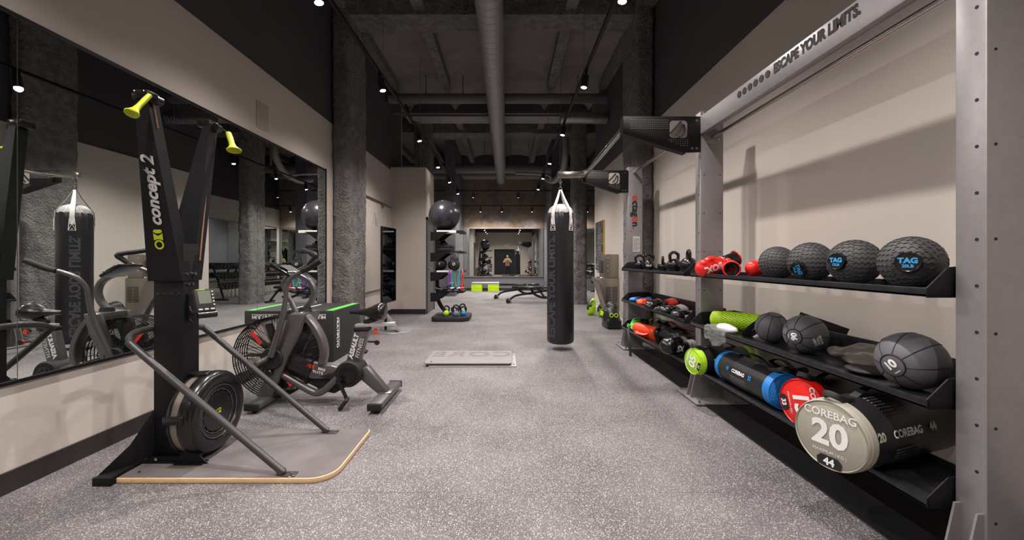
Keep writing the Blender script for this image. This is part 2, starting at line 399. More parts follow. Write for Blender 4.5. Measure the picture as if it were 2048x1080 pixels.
rough_box('column', (-2.55, 10.9, 0), (-2.1, 11.6, ZC), seed=12, step=.08)
# ceiling: shallow vaults between ribs
RIBS = [-3.56, -2.43, -1.3, -.17, .96, 2.09, 3.22]
b = B(); xs = []
edges = [-4.69]+RIBS+[4.35]
prof = []
for a, c in zip(edges[:-1], edges[1:]):
    for k in range(13):
        t = k/12; prof.append((a+(c-a)*t, 5.0+.24*math.sqrt(max(0, 1-(2*t-1)**2))**.9))
ys = [YB-.1, 0, 2, 4, 6, 8, 10, 12, 14, YF+.1]
grid = [[b.bm.verts.new((x, y, z)) for x, z in prof] for y in ys]
top = [[b.bm.verts.new((x, y, 5.5)) for x, z in (prof[0], prof[-1])] for y in (ys[0], ys[-1])]
for r0, r1 in zip(grid[:-1], grid[1:]):
    for i in range(len(prof)-1): b.bm.faces.new((r0[i], r0[i+1], r1[i+1], r1[i]))
b.bm.faces.new((top[0][0], top[0][1], top[1][1], top[1][0]))
struct(b, 'ceiling', SLAB, 50)
for i, x in enumerate(RIBS):
    rough_box('ceiling_beam', (x-.085, YB, 4.93), (x+.085, 8.75, 5.1), step=.09, amp=.016, seed=i); rough_box('ceiling_beam', (x-.085, 10.7, 4.93), (x+.085, 15.3, 5.1), step=.09, amp=.016, seed=i+20)
struct(B().b2((-2.58, 10.16, 4.875), (XR, 10.2, 5.3)), 'ceiling_beam_face', DARKWALL)
rough_box('ceiling_beam', (-2.6, 5.95, 4.86), (2.2, 6.4, 5.2), step=.05, amp=.03, seed=31)
rough_box('ceiling_beam', (-4, 11.4, 4.84), (4, 11.85, 5.2), step=.07, amp=.03, seed=32)
struct(B().b2((-2.58, 10.2, 4.87), (4, 10.72, 5.3)), 'ceiling_beam', [SOFFIT])
struct(B().b2((-4, 15.4, 4.44), (4, 16, 4.85)), 'ceiling_beam', SOFFIT)
struct(B().b2((-4, 15.3, 4.85), (4, 16, 5.3)), 'ceiling_beam', DARKWALL)
# service pipes and ducts
def pipe(name, pts, r, m, label, seams=0, smooth=0, seg=28):
    b = B(); b.tube(pts, r, seg, smooth)
    if seams:
        p0, p1 = Vector(pts[0]), Vector(pts[-1]); n = int((p1-p0).length/seams)
        for i in range(n):
            b.ring(p0+(p1-p0)*(i+.5)/n, r+.0005, .0035, (p1-p0), 28, 6)
    return tag(b.build(name, m), label, 'duct' if 'duct' in name else 'pipe')
pipe('ventilation_duct', [(-.215, YB+.01, 4.42), (-.215, 15.38, 4.3)], .175, DUCT, 'long grey spiral-seamed round duct running down the middle of the ceiling', seams=.145)
pipe('ceiling_pipe', [(XL+.02, 8.7, 4.72), (XR+.05, 8.7, 4.72)], .105, PIPE, 'thick dark pipe crossing under the vaults in front of the flat soffit')
pipe('ceiling_pipe', [(-3.9, 13.6, 4.32), (3.9, 13.6, 4.32)], .15, PIPE, 'thick grey pipe crossing the ceiling nearest the stained plaster wall')
pipe('conduit', [(XL+.05, 8.9, 4.47), (XR, 8.9, 4.47)], .02, PIPE, 'thin grey conduit running just below the thick dark cross pipe', seg=10)
pipe('flexible_duct', [(1.15, 8.6, 4.25), (1.4, 8.6, 4.27), (1.6, 8.6, 4.27), (XR, 8.62, 4.27)], .12, ALUF, 'silver flexible duct entering the right wall above the rack', seams=.06)
pipe('elbow_pipe', [(1.75, 11.9, 4.85), (1.75, 11.9, 4.35), (1.72, 12.3, 3.95), (1.55, 12.9, 3.78), (1.35, 13.3, 3.9)], .1, DUCT, 'grey elbow pipe curving down beside the right rough column', smooth=5)
pipe('conduit', [(.75, 11.3, 4.78), (1.45, 11.3, 4.78), (1.52, 11.3, 4.7), (1.52, 11.3, 3.9)], .03, PIPE, 'thin bent conduit dropping near the right column', smooth=4, seg=10)
pipe('conduit', [(-2.3, 9.5, 4.85), (-2.25, 9.5, 4.5), (-2.1, 9.6, 4.4), (-2.1, 9.7, 3.3)], .03, PIPE, 'thin dark conduit dropping onto the top of the beige pier', smooth=4, seg=10)
pipe('sprinkler_pipe', [(.3, 12.6, 3.95), (1.2, 11.9, 3.75), (1.3, 11.9, 3.6)], .04, DUCT, 'thin sprinkler pipe sloping down to a nozzle behind the punching bag arm', smooth=3, seg=10)
for x, y, z0, rl in ((-.95, 8.7, 4.81, 'of the dark cross pipe, just left of the round duct'), (-1.75, 8.7, 4.81, 'of the dark cross pipe, leftmost one'), (1.55, 8.7, 4.81, 'of the dark cross pipe, right of the round duct'), (.15, 13.6, 4.46, 'of the far grey pipe, just right of the round duct'), (-.75, 13.6, 4.46, 'of the far grey pipe, left of the round duct'), (.75, 13.6, 4.46, 'of the far grey pipe, rightmost one')):
    b = B().cyl((x, y, z0), (x, y, 5.3), .01, seg=8); b.cyl((x, y, z0), (x, y, z0+.06), .035, .01, seg=10)
    tag(b.build('hanger_rod', PIPE), 'thin dark hanger rod '+rl, 'hanger rod', 'hanger rods for the ceiling pipes')
# ---------------------------------------------------------------- mirrors
def mirror_panel(name, p0, p1, ax, label, frame=.03, proud=.012, parent_none=True):
    """wall mirror in the plane with normal ax; p0, p1 opposite corners on the wall"""
    c = (Vector(p0)+Vector(p1))/2
    t = thing(name, label, 'mirror', (c.x, c.y, min(p0[2], p1[2])))
    off = t.location
    p0, p1 = Vector(p0), Vector(p1); n = Vector(ax)
    B(off).b2(p0+n*.002, p1+n*proud).build('glass', MIRROR, t, 0)
    b = B(off); k = 1 if abs(n.x) > .5 else 0     # k: the in-plane horizontal axis (1 = y, 0 = x)
    def bar(lo_k, hi_k, lo_z, hi_z, th):
        a = [0, 0, 0]; c2 = [0, 0, 0]; a[k], c2[k] = lo_k, hi_k; a[2], c2[2] = lo_z, hi_z
        j = 1-k; s = p0[j]; e = s+n[j]*th; a[j], c2[j] = min(s, e), max(s, e); b.b2(a, c2)
    a0, a1, z0, z1 = min(p0[k], p1[k]), max(p0[k], p1[k]), min(p0.z, p1.z), max(p0.z, p1.z)
    return t, off, bar, b, (a0, a1, z0, z1)
# left wall: three panes with seams
seams = [0.2, 2.1, 4.12, 5.69]
for i, (a, c) in enumerate(zip(seams[:-1], seams[1:])):
    lab = ['large wall mirror pane nearest the camera on the left wall', 'large wall mirror pane behind the ski machine', 'large wall mirror pane behind the exercise bike next to the rough column'][i]
    t, off, bar, b, (a0, a1, z0, z1) = mirror_panel('wall_mirror', (XL, a+.002, .575), (XL, c-.002, 2.475), (1, 0, 0), lab)
    bar(a0-.002, a1+.002, z1, z1+.018, .02); bar(a0-.002, a1+.002, z0-.018, z0, .02)
    if i == 2: bar(a1, a1+.01, z0-.02, z1+.03, .02)
    b.build('mirror_frame', BLK, t)
t, off, bar, b, (a0, a1, z0, z1) = mirror_panel('wall_mirror', (-1.68, YF-.01, .57), (1.44, YF-.01, 2.47), (0, -1, 0), 'wide wall mirror on the far wall showing the photographer')
bar(a0-.03, a1+.03, z1, z1+.04, .035); bar(a0-.03, a1+.03, z0-.04, z0, .035); bar(a0-.03, a0, z0, z1, .035); bar(a1, a1+.03, z0, z1, .035); b.build('mirror_frame', BRUSH, t)
for x0, x1, l in ((-3.9, -2.08, 'wall mirror on the far wall half hidden behind the storage tower'), (1.92, 3.85, 'wall mirror on the far wall glimpsed right of the rough column')):
    t, off, bar, b, (a0, a1, z0, z1) = mirror_panel('wall_mirror', (x0, YF-.01, .57), (x1, YF-.01, 2.47), (0, -1, 0), l)
    bar(a0-.03, a1+.03, z1, z1+.04, .03); bar(a0-.03, a1+.03, z0-.04, z0, .03); b.build('mirror_frame', BRUSH, t)
t, off, bar, b, (a0, a1, z0, z1) = mirror_panel('wall_mirror', (3.95, 10.2, .57), (3.95, 15.8, 2.47), (-1, 0, 0), 'wall mirror behind the dumbbell racks in the right alcove')
bar(a0-.03, a1+.03, z1, z1+.04, .03); bar(a0-.03, a1+.03, z0-.04, z0, .03); b.build('mirror_frame', BRUSH, t)
# ---------------------------------------------------------------- doors, panels, small wall fittings
d = struct(B().b2((-1.808, 9.05, .01), (-1.79, 9.86, 2.12)), 'door_1', mat('grey_door_paint', '5a5657', .5))
B().b2((-1.812, 8.99, 0), (-1.775, 9.05, 2.18)).b2((-1.812, 9.86, 0), (-1.775, 9.92, 2.18)).b2((-1.812, 8.99, 2.12), (-1.775, 9.92, 2.18)).build('door_frame', mat('grey_door_frame', '4a4748', .5), d)
B().cyl((-1.79, 9.14, 1.02), (-1.74, 9.14, 1.02), .012).cyl((-1.745, 9.14, 1.02), (-1.745, 9.26, 1.02), .01).build('door_handle', BRUSH, d)
d = struct(B().b2((-.98, YB+.001, .01), (.02, YB+.04, 2.1)).b2((.03, YB+.001, .01), (1.03, YB+.04, 2.1)), 'door_2', BLKM)
B().b2((-1.04, YB, 0), (-.98, YB+.06, 2.16)).b2((1.03, YB, 0), (1.09, YB+.06, 2.16)).b2((-1.04, YB, 2.1), (1.09, YB+.06, 2.16)).build('door_frame', BLK, d)
b = B().cyl((-.05, YB+.08, .9), (-.05, YB+.08, 1.2), .012); b.cyl((.1, YB+.08, .9), (.1, YB+.08, 1.2), .012)
for x in (-.05, .1): b.cyl((x, YB+.03, .92), (x, YB+.08, .92), .01); b.cyl((x, YB+.03, 1.18), (x, YB+.08, 1.18), .01)
b.build('door_handle', BRUSH, d)
t = thing('exit_sign', 'white exit sign with red letters above the dark double door, seen in the far mirror', 'sign', (0, YB, 2.42))
B(t.location).b2((-.2, YB, 2.42), (.2, YB+.05, 2.62), .008).build('sign_body', WPL, t)
B(t.location).text('EXIT', .15, plane_map((0, YB+.053, 2.52), (-1, 0, 0), (0, 0, 1)), bold=.03).build('lettering', EXITR, t, 0)
t = thing('wall_panel', 'flush beige access panel with thin rails on the left wall before the pier', 'panel', (XL, 8, .6))
B(t.location).b2((XL, 7.1, .62), (XL+.012, 8.72, 2.36), .004).build('board', WALL, t)
b = B(t.location).b2((XL+.012, 6.9, 2.36), (XL+.035, 8.9, 2.39)); b.b2((XL+.012, 6.9, .6), (XL+.03, 8.75, .625)); b.b2((XL+.03, 8.2, 2.28), (XL+.05, 8.26, 2.37)); b.build('rail', BRUSH, t)
# small line drawing on that panel
b = B(); 
b.ring((XL+.0145, 7.92, 1.98), .055, .0035, (1, 0, 0), 20, 4); b.tube([(XL+.0145, 7.72, 1.9), (XL+.0145, 7.76, 2.12), (XL+.0145, 7.82, 2.1), (XL+.0145, 7.86, 1.9), (XL+.0145, 7.98, 1.88)], .004, 4)
tag(b.build('wall_drawing', GREYP), 'small grey line emblem on the beige access panel', 'decal')
tag(B().b2((XL+.001, 4.12, 2.58), (XL+.006, 4.33, 2.86), .002).build('wall_vent', mat('vent_paint', 'b0a398', .7)), 'small painted-over vent plate on the left wall above the mirror', 'vent')
# framed picture on the right wall
t = thing('framed_picture', 'tall photo collage with a thin yellow edge on the right wall before the alcove', 'picture', (XR, 9.3, .98))
B(t.location).b2((XR-.035, 8.8, .98), (XR-.002, 9.55, 2.1), .003).build('frame', mat('yellow_frame_edge', 'd0b03a', .5), t)
b = B(t.location); b.b2((XR-.04, 8.81, .99), (XR-.034, 9.54, 2.09)); cols = []
gm = [mat('collage_a', '1e1f20', .5), mat('collage_b', '3c3d3d', .5), mat('collage_c', '63625f', .5), mat('collage_d', '72706b', .5)]
for i in range(5):
    for j in range(8):
        b.mi = random.randint(1, 3); b.b2((XR-.043, 8.83+i*.14, 1.01+j*.134), (XR-.039, 8.955+i*.14, 1.13+j*.134))
        b.mi = random.randint(0, 3); cy, cz = 8.85+i*.14+random.random()*.05, 1.03+j*.134+random.random()*.04
        b.b2((XR-.046, cy, cz), (XR-.042, cy+.04, cz+.045))
b.build('collage_print', gm, t)
# drinking fountain with bottle filler
t = thing('drinking_fountain', 'stainless steel drinking fountain with bottle filler beyond the right rough column', 'drinking fountain', (XR, 7.9, .25))
o_ = t.location; x0 = 1.72
b = B(o_); b.prism([(x0, 7.65, .8), (x0, 7.65, .86), (XR-.001, 7.65, .86), (XR-.001, 7.65, .25), (x0+.2, 7.65, .25), (x0+.04, 7.65, .76)], (0, .46, 0), .006); b.build('basin_cabinet', BRUSH, t)
b = B(o_); b.lathe([(0, 0), (.14, .0), (.15, .02), (.16, .025), (.165, .012)], (x0+.22, 7.88, .852), (0, 0, 1), 24); b.build('basin', STEELB, t)
b = B(o_)
for s_ in (0, 1):
    for k in range(11): b.b2((1.9+s_*.12, 7.645, .4+k*.028), (2.0+s_*.12, 7.65, .412+k*.028))
b.build('grille', BLK, t)
B(o_).b2((1.87, 7.7, .86), (XR-.001, 8.05, 1.32), .008).build('filler_tower', BRUSH, t)
b = B(o_); b.b2((1.85, 7.76, .95), (1.872, 8.0, 1.2), .004); b.build('filler_panel', DGREY, t)
b = B(o_)
for z in (1.0, 1.1, 1.25): b.cyl((1.95, 7.7, z), (1.95, 7.694, z), .012, seg=12)
b.tube([(x0+.1, 7.78, .86), (x0+.1, 7.78, .93), (x0+.14, 7.78, .95)], .01, 8, 3); b.build('spout', CHROME, t)
# floor lay-down board
t = thing('balance_board', 'thin pale training board with faded mirrored letters lying on the floor before the punching bag', 'exercise board', (-.42, 4.8, 0))
o_ = t.location
B(o_).b2((-.88, 4.5, 0), (.115, 5.12, .012), .004).build('base_board', mat('board_base', '9a9493', .5), t)
def rrect(x0, y0, x1, y1, z, r, n=5):
    P_ = []
    for cx, cy, a0 in ((x1-r, y1-r, 0), (x0+r, y1-r, PI/2), (x0+r, y0+r, PI), (x1-r, y0+r, 1.5*PI)):
        for k in range(n+1): a = a0+PI/2*k/n; P_.append((cx+r*math.cos(a), cy+r*math.sin(a), z))
    return P_
B(o_).prism(rrect(-.93, 4.51, .06, 5.13, .03, .04), (0, 0, .012)).build('top_board', mat('board_top', '8b8586', .4, vary=(3, .05)), t)
B(o_).text('CORE', .34, plane_map((-.42, 4.94, .0435), (-1, 0, 0), (0, 1, 0)), bold=.02, space=1.15).build('lettering', mat('faded_letters', '777173', .45), t, 0)
b = B(o_)
for x, y in ((-.86, 4.56), (-.86, 5.06), (0.02, 4.56), (0.02, 5.06)): b.cyl((x, y, .012), (x, y, .03), .03, seg=12)
b.build('foot', BLK, t)
b = B(o_)
for x, y in ((-.86, 4.57), (.085, 4.57), (.085, 5.05)): b.cyl((x, y, .012 if x > .06 else .041), (x, y, .047 if x < .06 else .016), .008, seg=10)
b.build('bolt', BLK, t)
# ---------------------------------------------------------------- track lighting
def track(name, p0, p1, label, hang):
    p0, p1 = Vector(p0), Vector(p1)
    t = thing(name, label, 'light track', (p0+p1)/2); o_ = t.location
    d = (p1-p0); w_ = .018
    b = B(o_); b.b2(p0-Vector((w_ if abs(d.y) > abs(d.x) else 0, 0 if abs(d.y) > abs(d.x) else w_, .0)), p1+Vector((w_ if abs(d.y) > abs(d.x) else 0, 0 if abs(d.y) > abs(d.x) else w_, .03)))
    b.build('rail', BLK, t)
    for k in hang:
        q = p0+d*k; B(o_).cyl(q+Vector((0, 0, .03)), (q.x, q.y, 5.02), .004, seg=6).build('hanging_wire', PIPE, t)
    return t
track('light_track', (-1.62, -1.5, 3.58), (-1.62, 13.5, 3.58), 'long black light track on thin wires above the left side', (.1, .3, .45, .6, .75, .93))
track('light_track', (1.0, -1.5, 3.58), (1.0, 13.3, 3.58), 'long black light track on thin wires above the right side', (.1, .3, .45, .6, .75, .93))
track('light_track', (-3.9, 13.6, 3.56), (3.9, 13.6, 3.56), 'black cross track carrying two spotlights before the far wall, the upper one', (.3, .7))
track('light_track', (-3.9, 15.2, 3.27), (3.9, 15.2, 3.27), 'black cross track close to the stained plaster wall, the lower one', (.3, .7))
def make_lamp():
    t = thing('track_spotlight', '', 'spotlight')
    B().cyl((0, 0, 0), (0, 0, .15), .042, seg=24, bev=.004).build('lamp_housing', BLKM, t)
    B().cyl((0, 0, -.002), (0, 0, .002), .034, seg=24).build('lens', LENS, t)
    B().b2((-.012, -.035, .15), (.012, .035, .225)).build('track_adapter', BLK, t)
    return t
proto = make_lamp(); used = [False]
def lamp(x, y, z, power, label, tilt=(0, 0), size=math.radians(120), grp='spotlights on the ceiling tracks'):
    o = proto if not used[0] else dup(proto)
    used[0] = True
    Rt = Euler((tilt[0], tilt[1], 0)).to_matrix(); x, y, z = Vector((x, y, z+.225))-Rt@Vector((0, 0, .225))
    o.location = (x, y, z); o.rotation_euler = (tilt[0], tilt[1], 0); o['label'] = label; o['group'] = grp
    l = bpy.data.lights.new('spot', 'SPOT'); l.energy = power; l.color = (1, .925, .88); l.spot_size = size; l.spot_blend = 1.0; l.shadow_soft_size = .04
    lo = bpy.data.objects.new('spot_light', l); COL.objects.link(lo); lo.location = Vector((x, y, z))+Rt@Vector((0, 0, -.012)); lo.rotation_euler = (tilt[0], tilt[1], 0)
ordn = ['behind the camera', 'just above the camera', 'at the top edge', 'second in view', 'third in view', 'fourth in view', 'fifth in view', 'farthest']
for i, (x, y, z, p) in enumerate(LAMPS_LEFT): lamp(x, y, z, SPOT_W*(p if i != 5 else .4), 'small black cylinder spotlight on the left track, '+ordn[i]+(' lit lamp' if i < 7 else ' of its row'), (0, -.2 if i != 5 else -.12), math.radians(146 if i != 5 else 60))
for i, (x, y, z, p) in enumerate(LAMPS_RIGHT): lamp(x, y, z, SPOT_W*p, 'small black cylinder spotlight on the right track, '+ordn[i]+(' lit lamp' if i < 7 else ' of its row'), (0, .15), math.radians(144))
for i, (x, y, z) in enumerate(((-1.14, 13.6, 3.34), (.39, 13.6, 3.34), (-2.6, 13.6, 3.34), (2.7, 13.6, 3.34))): lamp(x, y, z, SPOT_W*1.5, 'black cylinder spotlight on the upper cross track, '+('left of the pair above the far mirror', 'right of the pair above the far mirror', 'over the left alcove', 'over the right alcove')[i], (.45, 0))
for i, (x, y, z) in enumerate(((-.99, 15.2, 3.05), (-.17, 15.2, 3.05), (.97, 15.2, 3.05), (3.1, 15.2, 3.05), (-3.1, 15.2, 3.05))): lamp(x, y, z, SPOT_W*.5, 'black cylinder spotlight by the plaster wall, '+('leftmost of the three above the far mirror', 'middle of the three above the far mirror', 'rightmost of the three above the far mirror', 'glimpsed right of the rough column', 'behind the storage tower')[i], (.3, 0))
# ---------------------------------------------------------------- training rack on the right
U = [(1.39, 1.49), (3.44, 3.54), (5.49, 5.59)]; UX0, UX1, UT = 1.67, 1.866, 2.486
LV = [1.075, .655, .285]; SX0, SX1 = 1.577, 1.95            # shelf tray heights, front and back edge
rack = thing('training_rack', 'grey steel training rack with black shelves along the right wall', 'rack', (1.77, 3.5, 0)); ro = rack.location
for k, (y0, y1) in enumerate(U):
    b = B(ro); b.b2((UX0, y0, 0.02), (UX1, y1, UT), .006); up = b.build('upright', STEEL, rack)
    b = B(ro)
    z = .12
    while z < UT-.05:
        b.cyl((UX0-.0015, y0+.03, z), (UX0+.002, y0+.03, z), .006, seg=8)
        if int(z*100) % 3 != 0:
            for x in (UX0+.03, UX1-.03): b.cyl((x, y0-.0015, z), (x, y0+.002, z), .0055, seg=8)
        z += .165
    b.build('bolt_hole', BLKM, up)
    b = B(ro); b.b2((1.565, y0-.15, .008), (2.0, y1+.17, .02), .003); b.b2((UX0-.005, y0-.002, .02), (UX1, y0, .2))
    for yy in (y0+.01, y1-.02):
        b.prism([(1.585, yy, .02), (UX0, yy, .02), (UX0, yy, .31), (UX0-.02, yy, .31)], (0, .008, 0))
    b.build('base_plate', STEEL, rack)
    b = B(ro)
    for x, y in ((1.6, y0-.12), (1.6, y1+.13), (1.9, y0-.12)): b.cyl((x, y, .02), (x, y, .035), .012, seg=6)
    b.build('anchor_bolt', BRUSH, rack)
EDG = mat('worn_black_edge', '2a2a2f', .3, .3, bump=(60, .2, .002), vary=(25, .3))
for y0, y1 in ((3.55, 5.48), (1.5, 3.43)):
    for k, z in enumerate(LV):
        b = B(ro)
        b.b2((SX0, y0, z-.012), (SX0+.012, y1, z+.022), .003).b2((SX0, y0, z-.012), (SX1, y1, z), .003).b2((SX1-.008, y0, z-.01), (SX1, y1, z+(.12 if k == 1 else .03)), .003)
        sh = b.build('shelf', EDG, rack)
        for yy in (y0, y1-.006):
            b = B(ro); b.prism([(SX0, yy, z-.015), (SX0, yy, z+.022), (SX0+.08, yy, z+.1), (SX1-.12, yy, z+.115), (SX1, yy, z+.115), (SX1, yy, z-.015)] , (0, .006, 0), .002)
            b.build('end_bracket', BLK, sh)
# top beam with writing, pull-up bars
b = B(ro); b.b2((1.665, 1.49, 2.285), (1.715, 3.44, 2.44), .006); beam = b.build('top_beam', STEEL, rack)
fm = plane_map((1.665, 0, 2.388), (0, -1, 0), (0, 0, 1), .002)
tw_ = text_width('ESCAPE YOUR LIMITS.', .075, bold=.03); b = B(ro); b.text('ESCAPE YOUR LIMITS.', .08, lambda a, c: fm(a*.575/tw_-2.185, c), bold=.055)
fm2 = lambda a, c: fm(a, c)
for i in range(6): b.cyl((1.6615, 2.86-i*.062, 2.388), (1.664, 2.86-i*.062, 2.388), .023, seg=16)
b.build('lettering', BLKM, beam, 0)
B(ro).b2((1.661, 1.62, 2.345), (1.6645, 1.74, 2.435)).build('red_logo_plate', RED, beam)
B(ro).cyl((1.765, 1.49, 2.255), (1.765, 3.44, 2.255), .016, seg=24).build('pull_up_bar', STEELB, rack)
B(ro).cyl((1.75, 3.54, 2.41), (1.75, 5.49, 2.41), .02, seg=24).build('pull_up_bar', STEELB, rack)
b = B(ro); b.cyl((1.765, 3.43, 2.27), (1.765, 3.44, 2.27), .072, seg=32); b.b2((1.69, 3.43, 2.27), (1.84, 3.44, 2.36)); b.b2((1.69, 3.425, 2.36), (1.71, 3.44, 2.47)); 
b.build('bar_flange', STEEL, rack)
b = B(ro)
for x, z in ((1.715, 2.235), (1.815, 2.235), (1.715, 2.34), (1.815, 2.34), (1.70, 2.45), (1.74, 2.455)): b.cyl((x, 3.418, z), (x, 3.43, z), .008, seg=8)
b.build('bolt', CHROME, rack)
# outrigger brackets with the cut-out mark and dot pattern
def outrigger(y, xe, hollow_dots=True):
    z1 = 2.437; x1 = 1.668
    t_ = .008
    b = B(ro)
    b.prism([(xe, y, z1), (x1, y, z1), (x1, y, 2.13), (1.53, y, 2.125), (xe, y, z1-.15)][::-1], (0, t_, 0), .001)
    b.prism([(xe, y, z1-.15), (1.53, y, 2.125), (1.54, y, 2.119), (xe, y, z1-.158)], (0, .07, 0)); b.b2((xe-.004, y, z1-.155), (xe+.004, y+.08, z1)); 
    p = b.build('outrigger_bracket', BLK, rack)
    b = B(ro); n = 0
    f = plane_map((1.475, y, 2.325), (1, 0, 0), (0, 0, 1), .0)
    s_ = .075
    # square mark: rounded square pale field with dark diagonal loop
    q = rrect(-s_, -s_, s_, s_, 0, .03)
    b.prism([f(px_, py_)+Vector((0, -.002, 0)) for px_, py_, _ in q], (0, .0015, 0))
    b.mi = 1
    b.tube([Vector((1.475, y-.003, 2.325))+Vector((u_, 0, v_)) for u_, v_ in ((-.075, -.03), (.02, .073))], .008, 6, caps=True)
    b.tube([Vector((1.475, y-.003, 2.325))+Vector((u_, 0, v_)) for u_, v_ in ((-.005, -.075), (.035, -.045), (.05, -.0), (.045, .035), (.03, .03), (.01, -.01), (-.025, -.05))], .007, 6, 3)
    b.build('cut_out_mark', [mat('mark_pale', '8d857f', .8), BLK], p)
    b = B(ro)
    for i in range(22):
        for j in range(5):
            x = xe+.07+i*.0165
            if x < 1.385: b.cyl((x, y-.0015, 2.405-j*.0175), (x, y+.001, 2.405-j*.0175), .0042, seg=6)
    for i in range(9):
        for j in range(4):
            if i > j*1.8-1: b.cyl((1.395+i*.0195, y-.0015, 2.235-j*.0165), (1.395+i*.0195, y+.001, 2.235-j*.0165), .0045, seg=6)
    b.build('dot_pattern', mat('dots_pale', '77706b', .8), p)
    b = B(ro)
    for x, z in ((1.63, 2.16), (1.63, 2.40), (1.59, 2.16)): b.cyl((x, y-.008, z), (x, y, z), .009, seg=8)
    b.build('bolt', BRUSH, p)
outrigger(3.432, 1.0); outrigger(5.482, 1.05)
B(ro).tube([(1.02, 3.44, 2.35), (1.06, 5.485, 2.35)], .02, 16, flat=(.022, .022)).build('cross_bar', STEELB, rack)
b = B(ro); b.b2((.69, 5.40, 2.325), (1.06, 5.478, 2.40), .004); b.build('bag_arm', STEELB, rack)
b = B(ro); b.cyl((.733, 5.44, 2.28), (.733, 5.44, 2.43), .012, seg=12); b.cyl((.733, 5.44, 2.40), (.733, 5.44, 2.415), .022, seg=6); b.ring((.733, 5.44, 2.27), .018, .005, (0, 1, 0), 20, 6); b.build('eye_bolt', CHROME, rack)
# writing on the far upright
fu = plane_map((1.768, 5.488, 1.9), (0, 0, -1), (1, 0, 0), .0)
def down(a, c): return Vector((1.768+c*.88, 5.4875, 2.09-a*.88))
TWk = lambda s_: text_width(s_, .15, bold=.03)
bb_, rr_ = B(ro), B(ro); full = 'octagon.'
for i_, ch_ in enumerate(full):
    off_ = TWk(full[:i_]) if i_ else 0.0
    (rr_ if ch_ in 'o.' else bb_).text(ch_, .15, lambda a, c, q=off_: down(a+q, c), bold=.03, align='LEFT')
bb_.build('lettering', BLKM, rack, 0); rr_.build('red_lettering', mat('red_print', 'c8322c', .5), rack, 0)
b = B(ro); b.b2((1.735, 5.486, 1.32), (1.83, 5.4895, 1.53)); b.mi = 1
for i in range(12): b.b2((1.742, 5.4845, 1.34+i*.0145), (1.742+(.08 if i % 4 else .05), 5.486, 1.345+i*.0145))
b.build('instruction_sticker', [mat('sticker_white', 'cfcbc8', .5), mat('sticker_grey', '8c8a8a', .6)], rack, 0)
# ---------------------------------------------------------------- kettlebells
def kettlebell(m_body, m_h, r=.085, h=.21, wide=.062, label='', grp=None, name='kettlebell'):
    t = thing(name, label, 'kettlebell', group=grp)
    zc = r*.92
    prof = [(0, 0), (r*.5, 0), (r*.62, .006)]+[(r*math.cos(a), zc+r*math.sin(a)) for a in [(-50+i*10)*PI/180 for i in range(13)]]+[(0, zc+r*.98)]
    B().lathe(prof, seg=28).build('weight_ball', m_body, t, 50)
    rr = .016; zt = h-rr
    B().tube([(-wide*.75, 0, zc+r*.45), (-wide*.95, 0, zc+r*.9), (-wide*1.0, 0, (zt+zc+r)/2+.01), (-wide*.72, 0, zt-.014), (-wide*.3, 0, zt), (wide*.3, 0, zt), (wide*.72, 0, zt-.014), (wide*1.0, 0, (zt+zc+r)/2+.01), (wide*.95, 0, zc+r*.9), (wide*.75, 0, zc+r*.45)], rr, 12, 5).build('handle', m_h, t, 60)
    return t
KB = 'black kettlebells on the top shelf of the rack'
for x, y, r, h, rz, lab in ((1.75, 5.25, .08, .205, .3, 'black kettlebell on the top rack shelf closest to the far upright'), (1.77, 4.98, .088, .21, .1, 'black kettlebell marked 20LB on the top rack shelf'), (1.77, 4.53, .068, .175, 1.2, 'smallest black kettlebell in the middle of the top rack shelf'), (1.76, 4.2, .09, .225, .5, 'tall-handled black kettlebell second from the near steel upright'), (1.79, 3.93, .098, .235, 1.3, 'largest black kettlebell next to the near steel upright')):
    t = kettlebell(BLKG, BLKG, r*.84, h, .064 if r > .07 else .05, label=lab, grp=KB); t.location = (x, y, LV[0]+.001); t.rotation_euler = (0, 0, rz)
    if '20LB' in lab:
        b = B(); b.text('20LB', .032, sphere_map((0, 0, r*.84*.92), r*.84, (-.35, -1, -.1), off=.003), bold=.03); o = b.build('lettering', WHITE, t, 0); o.rotation_euler = (0, 0, -rz)
# ---------------------------------------------------------------- slam balls with tyre tread
def slam_ball(r=.112):
    t = thing('slam_ball', '', 'slam ball')
    b = B(); b.sph((0, 0, 0), r, seg=48, rings=32)
    # the tread runs round the local Y axis; chevrons of two raised bars
    for k, lat in enumerate(range(-66, 67, 12)):
        la = math.radians(lat); n = max(6, int(30*math.cos(la)))
        for i in range(n):
            lo = 2*PI*(i+(k % 2)*.5)/n
            for sgn in (-1, 1):
                c_ = Vector((math.cos(la)*math.cos(lo), math.sin(la), math.cos(la)*math.sin(lo)))
                e = Vector((-math.sin(lo), 0, math.cos(lo))); nn = c_.cross(e)
                p = c_*r; A = (e*.55+nn*sgn*.84).normalized(); Bv = c_.cross(A)
                q = p+nn*sgn*.0065*1.0
                Mx = Matrix((A, Bv, c_)).transposed()
                b.box(q+c_*.0, (.017*max(.7, math.cos(la)), .0062, .006), Mx)
    b.build('tread_ball', DRUB, t, 40)
    return t
sb = slam_ball()
balls = [((1.80, 2.66), 0, None, (0, .2, .4)), ((1.8, 2.37), 1, (-.864, -.31, -.37), (0, 0, .5)), ((1.80, 2.07), 2, (-.97, -.2, .02), (0, 0, .8)), ((1.80, 1.78), 3, (-.77, -.64, 0), (0, 0, .2))]
labs = ['plain black treaded slam ball beside the red boxing gloves', 'black treaded slam ball with a sideways blue TAG mark', 'black treaded slam ball with an upright blue TAG 15LB mark', 'black treaded slam ball marked TAG 20LB, nearest the camera']
